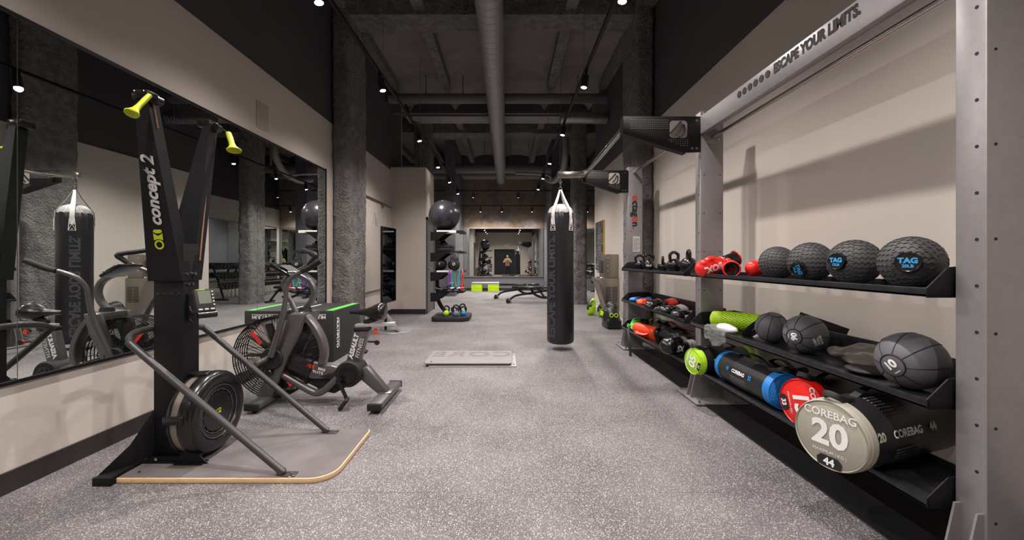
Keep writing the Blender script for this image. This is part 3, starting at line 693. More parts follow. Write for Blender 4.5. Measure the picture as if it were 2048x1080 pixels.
for (x, y), i, d, rot in balls:
    t = sb if i == 0 else dup(sb); r_ = .105 if i == 0 else .112
    t['label'] = labs[i]; t['group'] = 'slam balls on the top rack shelf'
    t.location = (x, y, LV[0]+.003+r_+.002); t.scale = (r_/.112,)*3
    if d is None: t.rotation_euler = rot; continue
    # turn the whole ball so the tread axis (local Y) matches; the badge is placed in local space
    t.rotation_euler = (0, 0, rot[2]); Rm = Matrix.Rotation(rot[2], 3, 'Z'); dl = Rm.inverted()@Vector(d).normalized()
    b = B(); b.lathe([(0, .0), (.036, 0), (.038, .0015), (.042, .0015), (.046, -.016)], dl*.1185, dl, 32); b.build('badge', BLKG, t)
    up = Vector((0, 0, 1)) if i != 1 else Rm.inverted()@Vector((.3, -.9, 0.1)); up = (up-dl*up.dot(dl)).normalized()
    f = plane_map(dl*.1193, up.cross(dl), up); b = B()
    b.text('TAG', .031, lambda a, c_: f(a, c_+.007), bold=.05); b.text('20LB' if i == 3 else '15LB', .018, lambda a, c_: f(a, c_-.016), bold=.04); b.build('lettering', BLUEP, t, 0)
# ---------------------------------------------------------------- medicine balls
def med_ball(loc, r, d, txt, label, grp='medicine balls on the middle rack shelf', extra=None, m=MEDR, roll=0.0):
    t = thing('medicine_ball', label, 'medicine ball', loc, group=grp)
    d = Vector(d).normalized(); b = B(); b.sph((0, 0, 0), r, seg=48, rings=32); b.build('ball_skin', m, t, 60)
    q = d.to_track_quat('Z', 'Y').to_matrix(); b = B()
    for k in range(8):
        a = 2*PI*k/8; pts = [q@Vector((math.sin(th)*math.cos(a), math.sin(th)*math.sin(a), math.cos(th)))*r*1.0 for th in [math.radians(22+i*8) for i in range(18)]]
        b.tube(pts, .0022, 5)
    b.ring(d*r*math.cos(math.radians(22)), r*math.sin(math.radians(22)), .003, d, 40, 6)
    b.build('seam', BLKM, t, 60)
    if txt:
        up = Matrix.Rotation(roll, 3, d)@Vector((0, 0, 1)); f = sphere_map((0, 0, 0), r, d, up=up, off=.003)
        b = B(); b.text(txt, r*.38, lambda a, c: f(a, c+.003), bold=.05); b.text('__', r*.2, lambda a, c: f(a, c-r*.17), bold=.05)
        if extra:
            f2 = sphere_map((0, 0, 0), r, extra, up=up, off=.003); b.text('ESCAPE\nYOUR\nLIMITS', r*.15, lambda a, c: f2(a, c+r*.12), bold=.04, sub=.02)
        b.build('lettering', WHITE, t, 0)
    return t
med_ball((1.72, 1.70, LV[1]+.12), .118, (-.96, -.25, -.12), '10', 'big grey rubber medicine ball marked 10 on the middle rack shelf', roll=.75)
med_ball((1.755, 2.35, LV[1]+.113), .111, (-.93, -.4, -.06), '06', 'grey rubber medicine ball marked 06 with sideways numbers', roll=-1.5, extra=(-.2, -1, -.25))
med_ball((1.765, 2.66, LV[1]+.1), .098, (.0, -.3, 1), '', 'smaller unmarked-looking grey medicine ball behind the one marked 06')
# ---------------------------------------------------------------- weighted cylinder bags
def core_bag(loc, rz, r, L, m_cap, num, kg, side, label, band=.05, numroll=0.0, dx=0.0, mtext=WHITE, lb=True, tilt=0.0):
    t = thing('weighted_bag', label, 'weighted bag', loc, rz, 'weighted cylinder bags on the bottom rack shelf'); t.rotation_euler = (0, tilt, rz)
    b = B(); b.lathe([(0, band*.6), (r*.97, band*.6), (r*.985, band), (r, band+.05), (r*.985, L*.5), (r, L-band-.05), (r*.985, L-band), (r*.97, L-band*.6), (0, L-band*.6)], (0, 0, 0), (1, 0, 0), 56)
    b.build('bag_body', BAGV, t, 50)
    for e, (x0, sg) in enumerate(((0, 1), (L, -1))):
        b = B(); b.lathe([(0, .0), (r*.90, .0), (r*.955, .006), (r*.965, .012), (r*1.0, .016), (r*1.01, band), (r*.985, band+.001)], (x0, 0, 0), (sg, 0, 0), 56)
        b.lathe([(r*.93, .002), (r*.955, -.004), (r*.98, .002), (r*.985, .012)], (x0, 0, 0), (sg, 0, 0), 56)
        b.build('end_cap', m_cap, t, 50)
    # lettering on the cap facing -X
    cr, sr = math.cos(numroll), math.sin(numroll)
    f = lambda a, c: Vector((-.003, -(a*cr-c*sr), (a*sr+c*cr)))
    b = B(); b.text(num, r*.95, lambda a, c: f(a, c-.0), bold=.035); b.text('COREBAG', r*.30, lambda a, c: f(a-r*.0, c+r*.58), bold=.02); b.text('MAXIMUM | KG |', r*.12, lambda a, c: f(a, c-r*.5)); b.build('lettering', mtext, t, 0)
    if lb:
        b = B(); b.prism([f(u*r, v*r)+Vector((-.0002, 0, 0)) for u, v in ((-.3, -.9), (-.33, -.72), (-.22, -.6), (.22, -.6), (.33, -.72), (.3, -.9))], (-.001, 0, 0)); b.build('weight_badge', BLKM, t)
        b = B(); b.text(lb, r*.28, lambda a, c: f(a, c-r*.77)+Vector((-.002, 0, 0)), bold=.04); b.build('badge_lettering', WHITE, t, 0)
    # body lettering wrapped on the side
    def w(th0):
        def g(a, c):
            th = th0+c/r; return Vector((L*.5+dx+side*a, -side*(r+.0035)*math.cos(th), (r+.0035)*math.sin(th)))
        return g
    b = B(); g = w(.25); b.text('COREBAG', r*.28, g, bold=.03, sub=.02); b.build('body_lettering', WHITE, t, 0)
    b = B(); b.text(kg[0], r*.3, lambda a, c: g(a-r*1.15, c), bold=.05, sub=.02); b.text(kg[1], r*.3, lambda a, c: g(a+r*1.15, c), bold=.05, sub=.02); b.build('number_lettering', m_cap, t, 0)
    b = B(); 
    for i in range(12):
        for j in range(8):
            for th0, ar in ((-.35, 1), (1.15, 1)):
                s_ = .0034*(1-j*.09); p = w(th0)(-.08+i*.0145, -j*.0145+.03)
                n = Vector((0, p.y, p.z)).normalized(); e1 = Vector((1, 0, 0)); e2 = n.cross(e1)
                vs = [b.bm.verts.new(p+e1*s_*x_+e2*s_*y_) for x_, y_ in ((-1, -1), (1, -1), (1, 1), (-1, 1))]; b.bm.faces.new(vs)
    b.build('dot_pattern', GREYP, t, 0)
    # strap handles: one over the cap edge, one on top of the body
    b = B()
    b.tube([(L*.22, 0, r*.97), (L*.28, 0, r+.012), (L*.42, 0, r+.035), (L*.58, 0, r+.035), (L*.72, 0, r+.012), (L*.78, 0, r*.97)], .01, 10, 4, flat=(.018, .003))
    b.build('top_strap', BLKM, t)
    b = B()
    b.tube([(.10, -.035, r*.97), (.05, -.035, r+.004), (.01, -.03, r+.02), (0.0, .0, r+.028), (.01, .03, r+.02), (.05, .035, r+.004), (.10, .035, r*.97)], .01, 10, 4, flat=(.004, .014))
    b.build('end_strap', BLKM, t)
    return t
zb = LV[2]
core_bag((1.405, 1.74, zb+.155), .34, .152, .70, GREY, '20', ('20', '44'), 1, 'big weighted bag with a grey end cap marked 20', dx=-.1, lb='44')
core_bag((1.60, 2.17, zb+.138), .25, .133, .55, RED, '15', ('15', '33'), 1, 'weighted bag with a red end cap marked 15', numroll=-1.35, lb='33')
core_bag((1.69, 2.42, zb+.118), PI/2, .113, .62, BLUE, '10', ('10', '22'), -1, 'weighted bag with blue ends marked 10 lying along the shelf', numroll=1.2, mtext=BLUEP, lb='22', band=.05)
core_bag((1.49, 3.20, zb+.108), .2, .104, .50, LIMEF, '05', ('05', '11'), 1, 'weighted bag with a lime green end cap marked 05', numroll=1.25, lb='11')
core_bag((1.90, 2.55, zb+.11), PI/2, .095, .42, BLUE, '10', ('10', '22'), 1, 'weighted bag with blue end tucked behind the one marked 10', lb=None, mtext=BLUEP).location.z = zb+.098
# ---------------------------------------------------------------- boxing gloves and other gear
def glove(name, label, cat, loc, rot, m, mc, txt=None, s=1.0, grp=None, flat=1.0, flip=False, face='side', tsize=.066):
    """a padded glove: fist along -X, cuff along +X, thumb on top"""
    t = thing(name, label, cat, loc, group=grp); t.rotation_euler = rot; t.scale = (s, s, s*flat)
    b = B(); b.sph((-.085, 0, 0), .072, (1.0, .9, .95), 24, 16); b.sph((-.03, 0, -.002), .07, (1.2, .84, .92), 24, 16); b.sph((.03, 0, 0), .054, (1.1, .9, .95), 24, 16)
    b.sph((-.045, -.02, .058), .030, (1.75, .9, .9), 20, 12, (0, -.12, 0)); b.sph((-.095, -.02, .045), .034, (1, 1, .9), 20, 12)
    fist = bake(b.build('padded_fist', m, t), .0055, 5)
    b = B(); b.lathe([(.043, .0), (.05, .006), (.052, .05), (.058, .11), (.060, .125), (.054, .127), (.05, .12), (.046, .03), (0, .02)], (.055, 0, 0), (1, 0, 0), 32, 1, .88); b.build('cuff', mc, t, 50)
    b = B(); b.ring((.182, 0, 0), .0565, .0055, (1, 0, 0), 32, 8); b.ring((.058, 0, 0), .047, .006, (1, 0, 0), 32, 8); b.build('cuff_trim', m, t)
    if txt:
        fl = -1 if flip else 1
        b = B(); top = face == 'top'
        f0 = (lambda a, c: (-.045+fl*a, -.3, fl*c)) if not top else (lambda a, c: (-.045+fl*a, fl*c, .3))
        b.text(txt, tsize, drape(fist, f0, (0, 1, 0) if not top else (0, 0, -1)), bold=.05, sub=.012)
        b.build('lettering', WHITE, t, 0)
    return t
g = glove('boxing_glove', 'red boxing glove with upside-down white BOX lettering', 'boxing glove', (1.68, 3.23, LV[0]+.088), (.1, -.3, .1), RED, BLKG, 'BOX.', 1.05, 'gloves on the top rack shelf', 1.0, True)
B().tube([(.17, .05, .0), (.1, -.08, -.03), (.0, -.085, .05), (-.06, -.02, .072)], .005, 8, 5, flat=(.007, .002)).build('wrist_strap', RED, g)
g = glove('boxing_glove', 'red boxing glove with its open cuff facing the room', 'boxing glove', (1.70, 3.03, LV[0]+.064), (0, .0, -2.05), RED, BLKG, None, .95, 'gloves on the top rack shelf')
g = glove('boxing_glove', 'red and black boxing glove squeezed beside the plain slam ball', 'boxing glove', (1.83, 2.89, LV[0]+.07), (PI, .0, .5), RED, BLKG, None, .85, 'gloves on the top rack shelf')
# middle shelf, far bay: small mitts and packed gear
W2 = mat('white_vinyl', 'dcdad8', .45, bump=(20, .2, .008))
M2 = 'flattened mitts on the middle rack shelf'
glove('training_mitt', 'blue mitt at the far end of the middle rack shelf', 'mitt', (1.72, 5.2, LV[1]+.04), (0, 0, .4), BLUE, BLUE, None, .9, M2, .5)
glove('training_mitt', 'red and black mitt with white letters on the middle rack shelf', 'mitt', (1.70, 4.83, LV[1]+.045), (.25, 0, .35), REDF, BLKG, 'BOX', .95, M2, .6, tsize=.05)
glove('training_mitt', 'black mitt with white GRIP lettering and a red cuff', 'mitt', (1.70, 4.45, LV[1]+.055), (.4, -.1, .3), BLKG, RED, 'GRIP', 1.15, M2, .7, tsize=.06)
glove('training_mitt', 'black and white mitt beside the one lettered GRIP', 'mitt', (1.69, 4.08, LV[1]+.045), (.3, 0, .6), BLKG, W2, 'ESC', 1.1, M2, .6, tsize=.055)
glove('training_mitt', 'white striped black mitt closest to the near upright', 'mitt', (1.70, 3.76, LV[1]+.04), (.3, 0, .2), BLKG, W2, 'III', 1.05, M2, .55)
# bottom shelf, far bay
def soft(name, label, cat, loc, parts, m, voxel=.012, sm=6, rot=(0, 0, 0), wr=.008):
    b = B()
    for c, r, sc, ro_ in parts: b.sph(c, r, sc, 24, 16, ro_)
    o = bake(b.build(name, m), voxel, sm); jitter(o, wr, 14, hash(label) % 7 if False else len(label)); o.location = loc; o.rotation_euler = rot
    return tag(o, label, cat)
pad = thing('kick_pad', 'glossy orange-red padded shield at the far end of the bottom rack shelf', 'kick pad', (1.66, 4.75, LV[2]+.07)); pad.rotation_euler = (.45, 0, -1.25)
B().box((0, 0, 0), (.42, .12, .17), None, .05, 4).build('padding', REDF, pad, 60)
B().box((.24, 0, 0), (.1, .124, .174), None, .05, 4).build('black_end', BLKG, pad, 60)
B().tube([(-.08, -.05, .03), (-.05, -.09, .03), (.08, -.09, .03), (.11, -.05, .03)], .01, 10, 4, flat=(.018, .005)).build('grip_strap', REDF, pad)
B().text('BODYMAX', .05, plane_map((0, -.015, .087), (1, 0, 0), (0, 1, 0)), bold=.03).build('lettering', WHITE, pad, 0) if False else None
g = glove('body_pad', 'black and white belly pad resting beside the lime bag marked 05', 'pad', (1.64, 3.83, LV[2]+.095), (.2, .1, .5), BLKG, W2, 'SX', 1.35, None, .9)
sk = soft('gear_sack', 'black glossy sack lying behind the orange-red shield', 'bag', (1.86, 4.45, LV[2]+.1), [((0, 0, 0), .11, (1.5, 3.4, .85), None), ((0, .3, .03), .09, (1.3, 1.6, .9), None), ((.02, -.3, 0), .09, (1.4, 2, .8), None)], BAGV, .014, 5, wr=.02)
st = thing('resistance_strap', 'bright green strap bundle at the far corner of the bottom rack shelf', 'strap', (1.66, 5.2, LV[2])) 
b = B()
for k in range(4): 
    a = k*.8; b.tube([(-.05, -.12+k*.05, .04), (.0, -.06+k*.03, .10+.015*k), (.08, .0+k*.02, .08+.02*k), (.02, .09, .05), (-.06, .02+k*.03, .06)], .01, 8, 5, flat=(.022, .004))
b.build('webbing', BGRN, st)
b = B(); b.tube([(-.06, -.02, .07), (-.11, -.1, .02), (-.115, -.18, -.1), (-.11, -.2, -.28)], .01, 8, 5, flat=(.016, .003)); b.tube([(.05, 0, .1), (.1, -.1, .13), (.05, -.25, .15)], .01, 8, 4, flat=(.02, .004)); b.build('hanging_tail', BLKM, st)
st = thing('resistance_strap', 'dark red and green straps lying on the black sack', 'strap', (1.84, 4.3, LV[2]+.2))
B().tube([(.0, .35, -.02), (.0, .2, .03), (.02, 0, .0), (.1, -.15, -.02)], .01, 8, 4, flat=(.02, .004)).build('red_webbing', mat('dark_red_web', '7c1c22', .6), st)
B().tube([(-.08, .6, -.02), (-.05, .45, .03), (-.02, .3, .0)], .01, 8, 4, flat=(.02, .004)).build('green_webbing', BGRN, st)
b = B(); b.box((0, 0, 0), (.2, .28, .07), None, .02)
tag(soft('floor_pouch', 'black pouch on the rubber strip under the near upright', 'pouch', (1.86, 3.75, .045), [((0, 0, 0), .05, (2, 3, .65), None), ((.0, .1, 0), .05, (1.6, 1.5, .7), None)], BLKM, .012, 4), 'black pouch on the rubber strip under the lime bag', 'pouch')
# middle shelf, near bay
t = thing('foam_roller', 'lime green textured foam roller on the middle rack shelf', 'foam roller', (1.70, 3.30, LV[1]+.068), -.9)
b = B(); b.lathe([(.03, 0), (.05, .0), (.06, .006), (.063, .02), (.063, .43), (.06, .44), (.03, .44)], (0, 0, 0), (1, 0, 0), 40)
b.lathe([(0, .015), (.03, .015), (.03, 0)], (0, 0, 0), (1, 0, 0), 40)
b.build('roller_tube', LIME, t, 50)
b = B()
for i in range(20):
    for k in range(22):
        a = 2*PI*k/22+(i % 2)*.14; b.box((.09+i*.017, .0635*math.cos(a), .0635*math.sin(a)), (.011, .0115, .003), (a, 0, 0))
b.build('tread_pattern', mat('lime_dark', '8fb80c', .55), t)
soft('gum_shield_pouch', 'white rounded pouch under the lime foam roller', 'pouch', (1.66, 3.02, LV[1]+.036), [((0, 0, 0), .045, (1.3, 2.2, .72), None), ((-.01, -.08, 0), .04, (1, 1.5, .7), None)], W2, .01, 4)
def film(u, v):
    y = 2.86+.30*u; n1 = noise.noise(Vector((u*6, v*6, 3)))*.018; n2 = noise.noise(Vector((u*9, v*9, 8)))*.014
    s_ = v*.22
    if s_ < .09: p = Vector((1.665-s_+.0, y, LV[1]+.035+.01*math.sin(u*9)))
    else: p = Vector((1.568-.006*math.sin(u*14), y, LV[1]+.034-(s_-.09)*(.6+.4*math.sin(u*3.1))))
    return p+Vector((-abs(n1), n2*.5, abs(n2) if s_ < .09 else n2))
tag(sheet('plastic_bag', CLEAR, film, 40, 24), 'crumpled clear plastic film hanging over the shelf edge below the foam roller', 'plastic bag')
wd = 2.86; t = thing('weight_belt', 'black padded belt with white lining leaning beside the smaller medicine ball', 'belt', (1.70, wd, LV[1]+.003))
B(t.location).prism([P(x_, y_, wd) for x_, y_ in ((1478, 668), (1488, 675), (1502, 679), (1522, 672), (1545, 655), (1568, 640), (1560, 630), (1540, 629), (1512, 640), (1496, 652))], (.03, .03, 0), .006).build('pad', BLKM, t, 60)
B(t.location).prism([P(x_, y_, wd) for x_, y_ in ((1498, 677), (1512, 668), (1524, 662), (1532, 668), (1524, 677), (1508, 681))], (.01, -.02, 0), .004).build('lining', W2, t, 60)
B(t.location).text('FITNESS', .022, plane_map(P(1512, 655, wd-.001), P(1532, 641, wd)-P(1504, 664, wd), Vector((.5, 0, .8)), .001), bold=.03).build('lettering', WHITE, t, 0)
t = tag(B().box((0, 0, 0), (.005, .42, .13), None, .001).build('cardboard_sheet', mat('dark_card', '4f4843', .8)), 'dark thin board leaning on the wall behind the medicine balls', 'board'); t.location = (2.03, 2.6, LV[1]+.10); t.rotation_euler = (.12, .35, .0)
soft('crumpled_bag', 'crumpled translucent brown bag between the medicine balls marked 06 and 10', 'bag', (1.83, 2.03, LV[1]+.06), [((0, 0, 0), .07, (1.2, 1.9, .85), None), ((0, 0, -.03), .07, (1.3, 1.9, .4), None), ((-.05, .09, .0), .05, (1.4, 1.4, .5), None), ((.08, -.08, .01), .06, (1.2, 1.3, .5), None)], mat('brown_film', '6f675f', .3, bump=(12, .6, .01)), .011, 3, wr=.014)
bpy.data.materials['brown_film'].node_tree.nodes['Principled BSDF'].inputs['Alpha'].default_value = .6
soft('folded_cloth', 'dark folded cloth beside the medicine ball marked 10', 'cloth', (1.73, 1.92, LV[1]+.02), [((0, 0, 0), .06, (1.4, 1.5, .3), None)], BLKM, .01, 4, wr=.006)
# ---------------------------------------------------------------- ski machine on its platform
t = thing('ski_machine', 'tall black ski training machine with lime handles on a wooden edged platform', 'exercise machine', (-1.5, 2.45, 0)); o_ = t.location
x0, x1, y0, y1 = -2.10, -.94, 2.15, 2.78
def plat(xa, xb, ya, yb, z, r): 
    P_ = []
    for cx, cy, a0, rr in ((xb, yb, 0, .03), (xa, yb, PI/2, .005), (xa, ya, PI, .005), (xb, ya, 1.5*PI, r)):
        cx += -rr if a0 in (0, 1.5*PI) else rr; cy += -rr if a0 in (0, PI/2) else rr
        for k in range(7): a = a0+PI/2*k/6; P_.append((cx+rr*math.cos(a), cy+rr*math.sin(a), z))
    return P_
B(o_).prism(plat(x0, x1, y0, y1, .002, .13), (0, 0, .026), .002).build('platform', WOOD, t)
B(o_).prism(plat(x0+.004, x1-.008, y0+.008, y1-.004, .026, .125), (0, 0, .005), .001).build('platform_mat', PLATM, t)
b = B(o_); b.b2((-2.20, 2.12, 0), (-2.10, 2.82, .045), .006); b.build('foot_rail', BLK, t)
b = B(o_); b.b2((-2.065, 2.34, .03), (-1.89, 2.46, 1.3), .004); b.b2((-2.09, 2.3, .031), (-1.86, 2.5, .04)); 
b.build('column', BLK, t)
def hexa(b, lo, hi):
    """lo, hi: four corners each"""
    V = [b.bm.verts.new(Vector(p)) for p in lo+hi]
    for f in ((0, 1, 2, 3), (4, 5, 6, 7), (0, 1, 5, 4), (1, 2, 6, 5), (2, 3, 7, 6), (3, 0, 4, 7)): b.bm.faces.new([V[i] for i in f]).material_index = b.mi
for s_, lab in ((-1, 0), (1, 1)):
    ym = 2.40; yo = ym+s_*.02; yt = ym+s_*.225
    TX, TX2 = (-1.995, -1.93) if s_ < 0 else (-1.96, -1.918)
    b = B(o_)
    hexa(b, [(-2.085, ym+s_*.0, 1.08), (-1.885, ym+s_*.0, 1.08), (-1.885, ym+s_*.075, 1.08), (-2.085, ym+s_*.075, 1.08)], [(TX, yt-s_*.035, 2.1), (TX2, yt-s_*.035, 2.1), (TX2, yt+s_*.035, 2.1), (TX, yt+s_*.035, 2.1)])
    arm = b.build('arm', BLK, t)
    b = B(o_); L0, L1 = (1.93, 2.06) if s_ < 0 else (1.2, 2.02)
    def ax(z): k = (z-1.08)/1.02; return Vector((-1.885-.05*k+.004, ym+s_*.04+(yt+s_*.0-ym-s_*.04)*k, z))
    b.tube([ax(L0), ax((L0+L1)/2), ax(L1)], .005, 8); b.build('cord_rail', COPPER, arm)
    b = B(o_); b.box((-1.96, yt, 2.09), (.085, .085, .05), None, .008); b.cyl((-1.90, yt-.02, 2.07), (-1.90, yt+.02, 2.07), .025, seg=20); b.build('pulley_housing', BLKG, arm)
    b = B(o_)
    for x in (-1.98, -1.93): b.cyl((x, yt-.055, 2.10), (x, yt-.05, 2.10), .006, seg=8)
    b.build('bolt', CHROME, arm)
    # handle: slim grip that flares to an oval foot
    top = Vector((-1.89, 2.12, 2.077)) if s_ < 0 else Vector((-1.877, 2.70, 2.064)); tip = (Vector((-1.92, 2.05, 1.956)) if s_ < 0 else Vector((-1.812, 2.66, 1.935)))
    d = (tip-top); L = d.length
    b = B(o_); b.lathe([(0, 0), (.015, .002), (.017, L*.25), (.016, L*.6), (.02, L*.8), (.034, L*.95), (.041, L), (.039, L+.006), (.033, L+.003), (.02, L*.93), (0, L*.9)], top, d, 28, 1.15, .75); b.build('handle', YEL, t, 50)
    B(o_).cyl((-1.90, yt+.02*s_, 2.075), top, .004, seg=8).build('cord', BLKM, t)
# logo and name up the near arm
def armf(a, c):
    z = 1.27+a; k = (z-1.08)/1.02
    return Vector((-1.985+.02*k+c, ym2(k)-.002, z))
def ym2(k): return 2.325+(2.138-2.325)*k-.002
b = B(o_); b.text('concept 2', .094, lambda a, c: armf(a+.125, -c), bold=.035, align='LEFT', shear=.3); b.build('lettering', mat('silver_print', 'b5b2b4', .4), t, 0)
b = B(o_)
def annulus(b, f, r0, r1, sy=1, n=28, cx=0, cy=0):
    A = [b.bm.verts.new(f(cx+r0*math.cos(2*PI*i/n), cy+r0*sy*math.sin(2*PI*i/n))) for i in range(n)]; C = [b.bm.verts.new(f(cx+r1*math.cos(2*PI*i/n), cy+r1*sy*math.sin(2*PI*i/n))) for i in range(n)]
    for i in range(n): j = (i+1) % n; b.bm.faces.new((A[i], A[j], C[j], C[i]))
annulus(b, lambda a, c: armf(a+.02, c), .017, .027, sy=1.0); b.prism([armf(.045, -.026), armf(.085, -.026), armf(.075, -.012), armf(.07, 0), armf(.075, .012), armf(.085, .026), armf(.045, .026), armf(.052, .0)], (0, -.001, 0)); b.prism([armf(.092, -.026), armf(.105, -.02), armf(.105, .02), armf(.092, .026), armf(.084, .01), armf(.084, -.01)], (0, -.001, 0))
b.build('logo', YEL, t, 0)
# flywheel
fc = Vector((-1.895, 2.44, .285))
b = B(o_); b.lathe([(0, .0), (.20, .0), (.232, .012), (.236, .02), (.236, .03), (.226, .031)], fc, (1, 0, 0), 64); b.lathe([(.226, .074), (.237, .075), (.24, .095), (.237, .125), (.222, .145), (.2, .15), (.165, .148), (.16, .14), (.135, .138), (.13, .128), (.12, .128), (.115, .136), (.06, .138), (0, .138)], fc, (1, 0, 0), 64)
for k in range(5):
    a = 2*PI*k/5+.5; c_ = fc+Vector((.06, math.cos(a)*.24, math.sin(a)*.24)); b.box(c_, (.11, .045, .022), (a+PI/2, 0, 0), .006)
fw = b.build('flywheel', BLKG, t, 50)
B(o_).lathe([(.229, .03), (.229, .075)], fc, (1, 0, 0), 64).build('vent_band', mat('perforated_silver', '9b9284', .4, .7, vary=(500, .15)), fw)
b = B(o_)
for k in range(16):
    a = 2*PI*k/16; b.box(fc+Vector((.136, math.cos(a)*.124, math.sin(a)*.124)), (.004, .012, .003), (a, 0, 0))
for r_ in (.128, .155): b.ring(fc+Vector((.143 if r_ > .13 else .134, 0, 0)), r_, .003, (1, 0, 0), 64, 6)
b.build('cover_ring', GUN, fw)
b = B(o_); annulus(b, lambda a, c: fc+Vector((.1395, a, c)), .009, .014, cy=.0, cx=-.008); b.tube([fc+Vector((.141, .002, .012)), fc+Vector((.141, .014, .012)), fc+Vector((.141, .014, .002)), fc+Vector((.141, .004, -.012)), fc+Vector((.141, .018, -.012))], .0025, 5); b.build('hub_logo', YEL, fw, 0)
# base gussets
b = B(o_)
b.prism([(-2.065, 2.34, .32), (-2.065, 2.34, .035), (-2.20, 2.15, .04), (-2.19, 2.16, .055), (-2.12, 2.25, .16)], (.006, .006, 0)); b.prism([(-2.065, 2.46, .3), (-2.065, 2.46, .035), (-2.19, 2.75, .04), (-2.18, 2.74, .055)], (.006, .006, 0))
b.b2((-2.1, 2.31, .031), (-1.8, 2.33, .065)); b.prism([(-1.89, 2.30, .031), (-1.72, 2.30, .031), (-1.76, 2.30, .07), (-1.86, 2.30, .16)], (0, .008, 0)); b.b2((-1.9, 2.28, .031), (-1.74, 2.34, .036))
b.build('base_bracket', BLK, t)
b = B(o_)
for x in (-2.04, -1.985): b.cyl((x, 2.263, .075), (x, 2.27, .075), .009, seg=8)
for i in range(4): b.cyl((-2.035+i*.04, 2.333, 1.005), (-2.035+i*.04, 2.34, 1.005), .0065, seg=10)
for yy, z in ((2.36, 1.12), (2.39, 1.125), (2.42, 1.12), (2.37, 1.06), (2.40, 1.06)): b.cyl((-1.89, yy, z), (-1.878, yy, z), .007, seg=10)
for x, y in ((-2.02, 2.2), (-1.17, 2.165)): b.cyl((x, y, .03), (x, y, .038), .008, seg=8)
b.build('bolt', CHROME, t)
# U shaped support tube
b = B(o_)
pts = [(-1.22, 2.185, .045), (-1.30, 2.185, .11), (-1.98, 2.185, .68), (-2.07, 2.20, .755), (-2.10, 2.26, .79), (-2.095, 2.40, .80), (-2.09, 2.56, .79), (-2.06, 2.68, .755), (-1.98, 2.72, .68), (-1.30, 2.72, .11), (-1.22, 2.72, .045)]
b.tube(pts, .019, 16, 6); b.build('support_tube', TUBE, t)
b = B(o_)
for y in (2.185, 2.72): b.box((-1.185, y, .033), (.075, .05, .006), None, .001); b.box((-1.23, y, .045), (.04, .035, .02), (0, -.5, 0), .004)
b.build('tube_foot', TUBE, t)
b = B(o_)
for y in (2.185, 2.72): b.cyl((-1.168, y, .036), (-1.168, y, .041), .009, seg=10)
b.build('foot_bolt', BRUSH, t)
# monitor
n = Vector((.80, -.48, .36)).normalized(); u_ = Vector((.515, .857, 0)).normalized(); u_ = (u_-n*u_.dot(n)).normalized(); v_ = n.cross(u_)
mc = Vector((-1.762, 2.33, .965)); R3 = Matrix((u_, v_, n)).transposed()
b = B(o_); b.box(mc, (.094, .14, .03), R3, .008); mo = b.build('monitor', BLKM, t)
B(o_).box(mc+n*.0155+v_*.018, (.062, .078, .002), R3).build('screen', LCD, mo)
b = B(o_)
for k in range(5): b.box(mc+n*.016+u_*.042+v_*(.05-k*.02), (.009, .009, .003), R3, .001)
for k in range(3): b.box(mc+n*.016+u_*(-.03+k*.03)-v_*.055, (.02, .009, .003), R3, .001)
b.build('button', mat('button_grey', 'b9b6b4', .5), mo)
f = plane_map(mc+n*.0165+v_*.065-u_*.015, u_, v_); B(o_).text('concept2', .012, f, bold=.03).build('lettering', YEL, mo, 0)
b = B(o_); b.cyl(mc-v_*.085-u_*.045+n*.0, mc-v_*.085+u_*.05+n*.0, .018, seg=20); b.cyl(mc-v_*.085-u_*.045, (-1.89, 2.38, .9), .013, seg=12); b.b2((-1.89, 2.36, .85), (-1.872, 2.43, 1.0)); b.build('monitor_arm', BLKG, t)
B(o_).tube([(-1.87, 2.36, .93), (-1.83, 2.33, .88), (-1.84, 2.35, .84), (-1.88, 2.37, .86), (-1.87, 2.39, .9)], .003, 8, 5).build('cable', BLKM, t)
# ---------------------------------------------------------------- fan exercise bike
t = thing('exercise_bike', 'gunmetal fan bike with a big round fan cage facing the left mirror', 'exercise bike', (-1.45, 3.42, 0)); o_ = t.location
Q = P
FC = Vector((-1.945, 3.42, .392)); FR = .335
b = B(o_)
for yy in (-.095, .095):
    for k in range(27): b.ring(FC+Vector((0, yy*(1 if k < 24 else .97), 0)), .10+k*.0088, .0017, (0, 1, 0), 56, 4)
    for k in range(22):
        a = 2*PI*k/22; pts = [FC+Vector(((.08+j*.051)*math.cos(a+j*.035), yy, (.08+j*.051)*math.sin(a+j*.035))) for j in range(6)]; b.tube(pts, .0022, 5)
for yy in (-.09, -.06, -.03, 0, .03, .06, .09): b.ring(FC+Vector((0, yy, 0)), FR, .004, (0, 1, 0), 64, 6)
for k in range(28):
    a = 2*PI*k/28; b.cyl(FC+Vector((FR*math.cos(a), -.095, FR*math.sin(a))), FC+Vector((FR*math.cos(a), .095, FR*math.sin(a))), .003, seg=5)
b.build('fan_cage', BLK, t)
b = B(o_)
for k in range(10):
    a = 2*PI*k/10; c_ = FC+Vector((math.cos(a)*.18, 0, math.sin(a)*.18)); b.box(c_, (.2, .11, .003), (0, -a, 0))
b.cyl(FC+Vector((0, -.07, 0)), FC+Vector((0, .07, 0)), .08, seg=32); b.build('fan', BLKM, t)
b = B(o_)
def strip(a0, r0, r1, w_, yy):
    u = Vector((math.cos(a0), 0, math.sin(a0))); v = Vector((-math.sin(a0), 0, math.cos(a0)))
    b.prism([FC+u*r0+v*w_+Vector((0, yy, 0)), FC+u*r1+v*w_+Vector((0, yy, 0)), FC+u*r1-v*w_+Vector((0, yy, 0)), FC+u*r0-v*w_+Vector((0, yy, 0))], (0, -.002, 0))
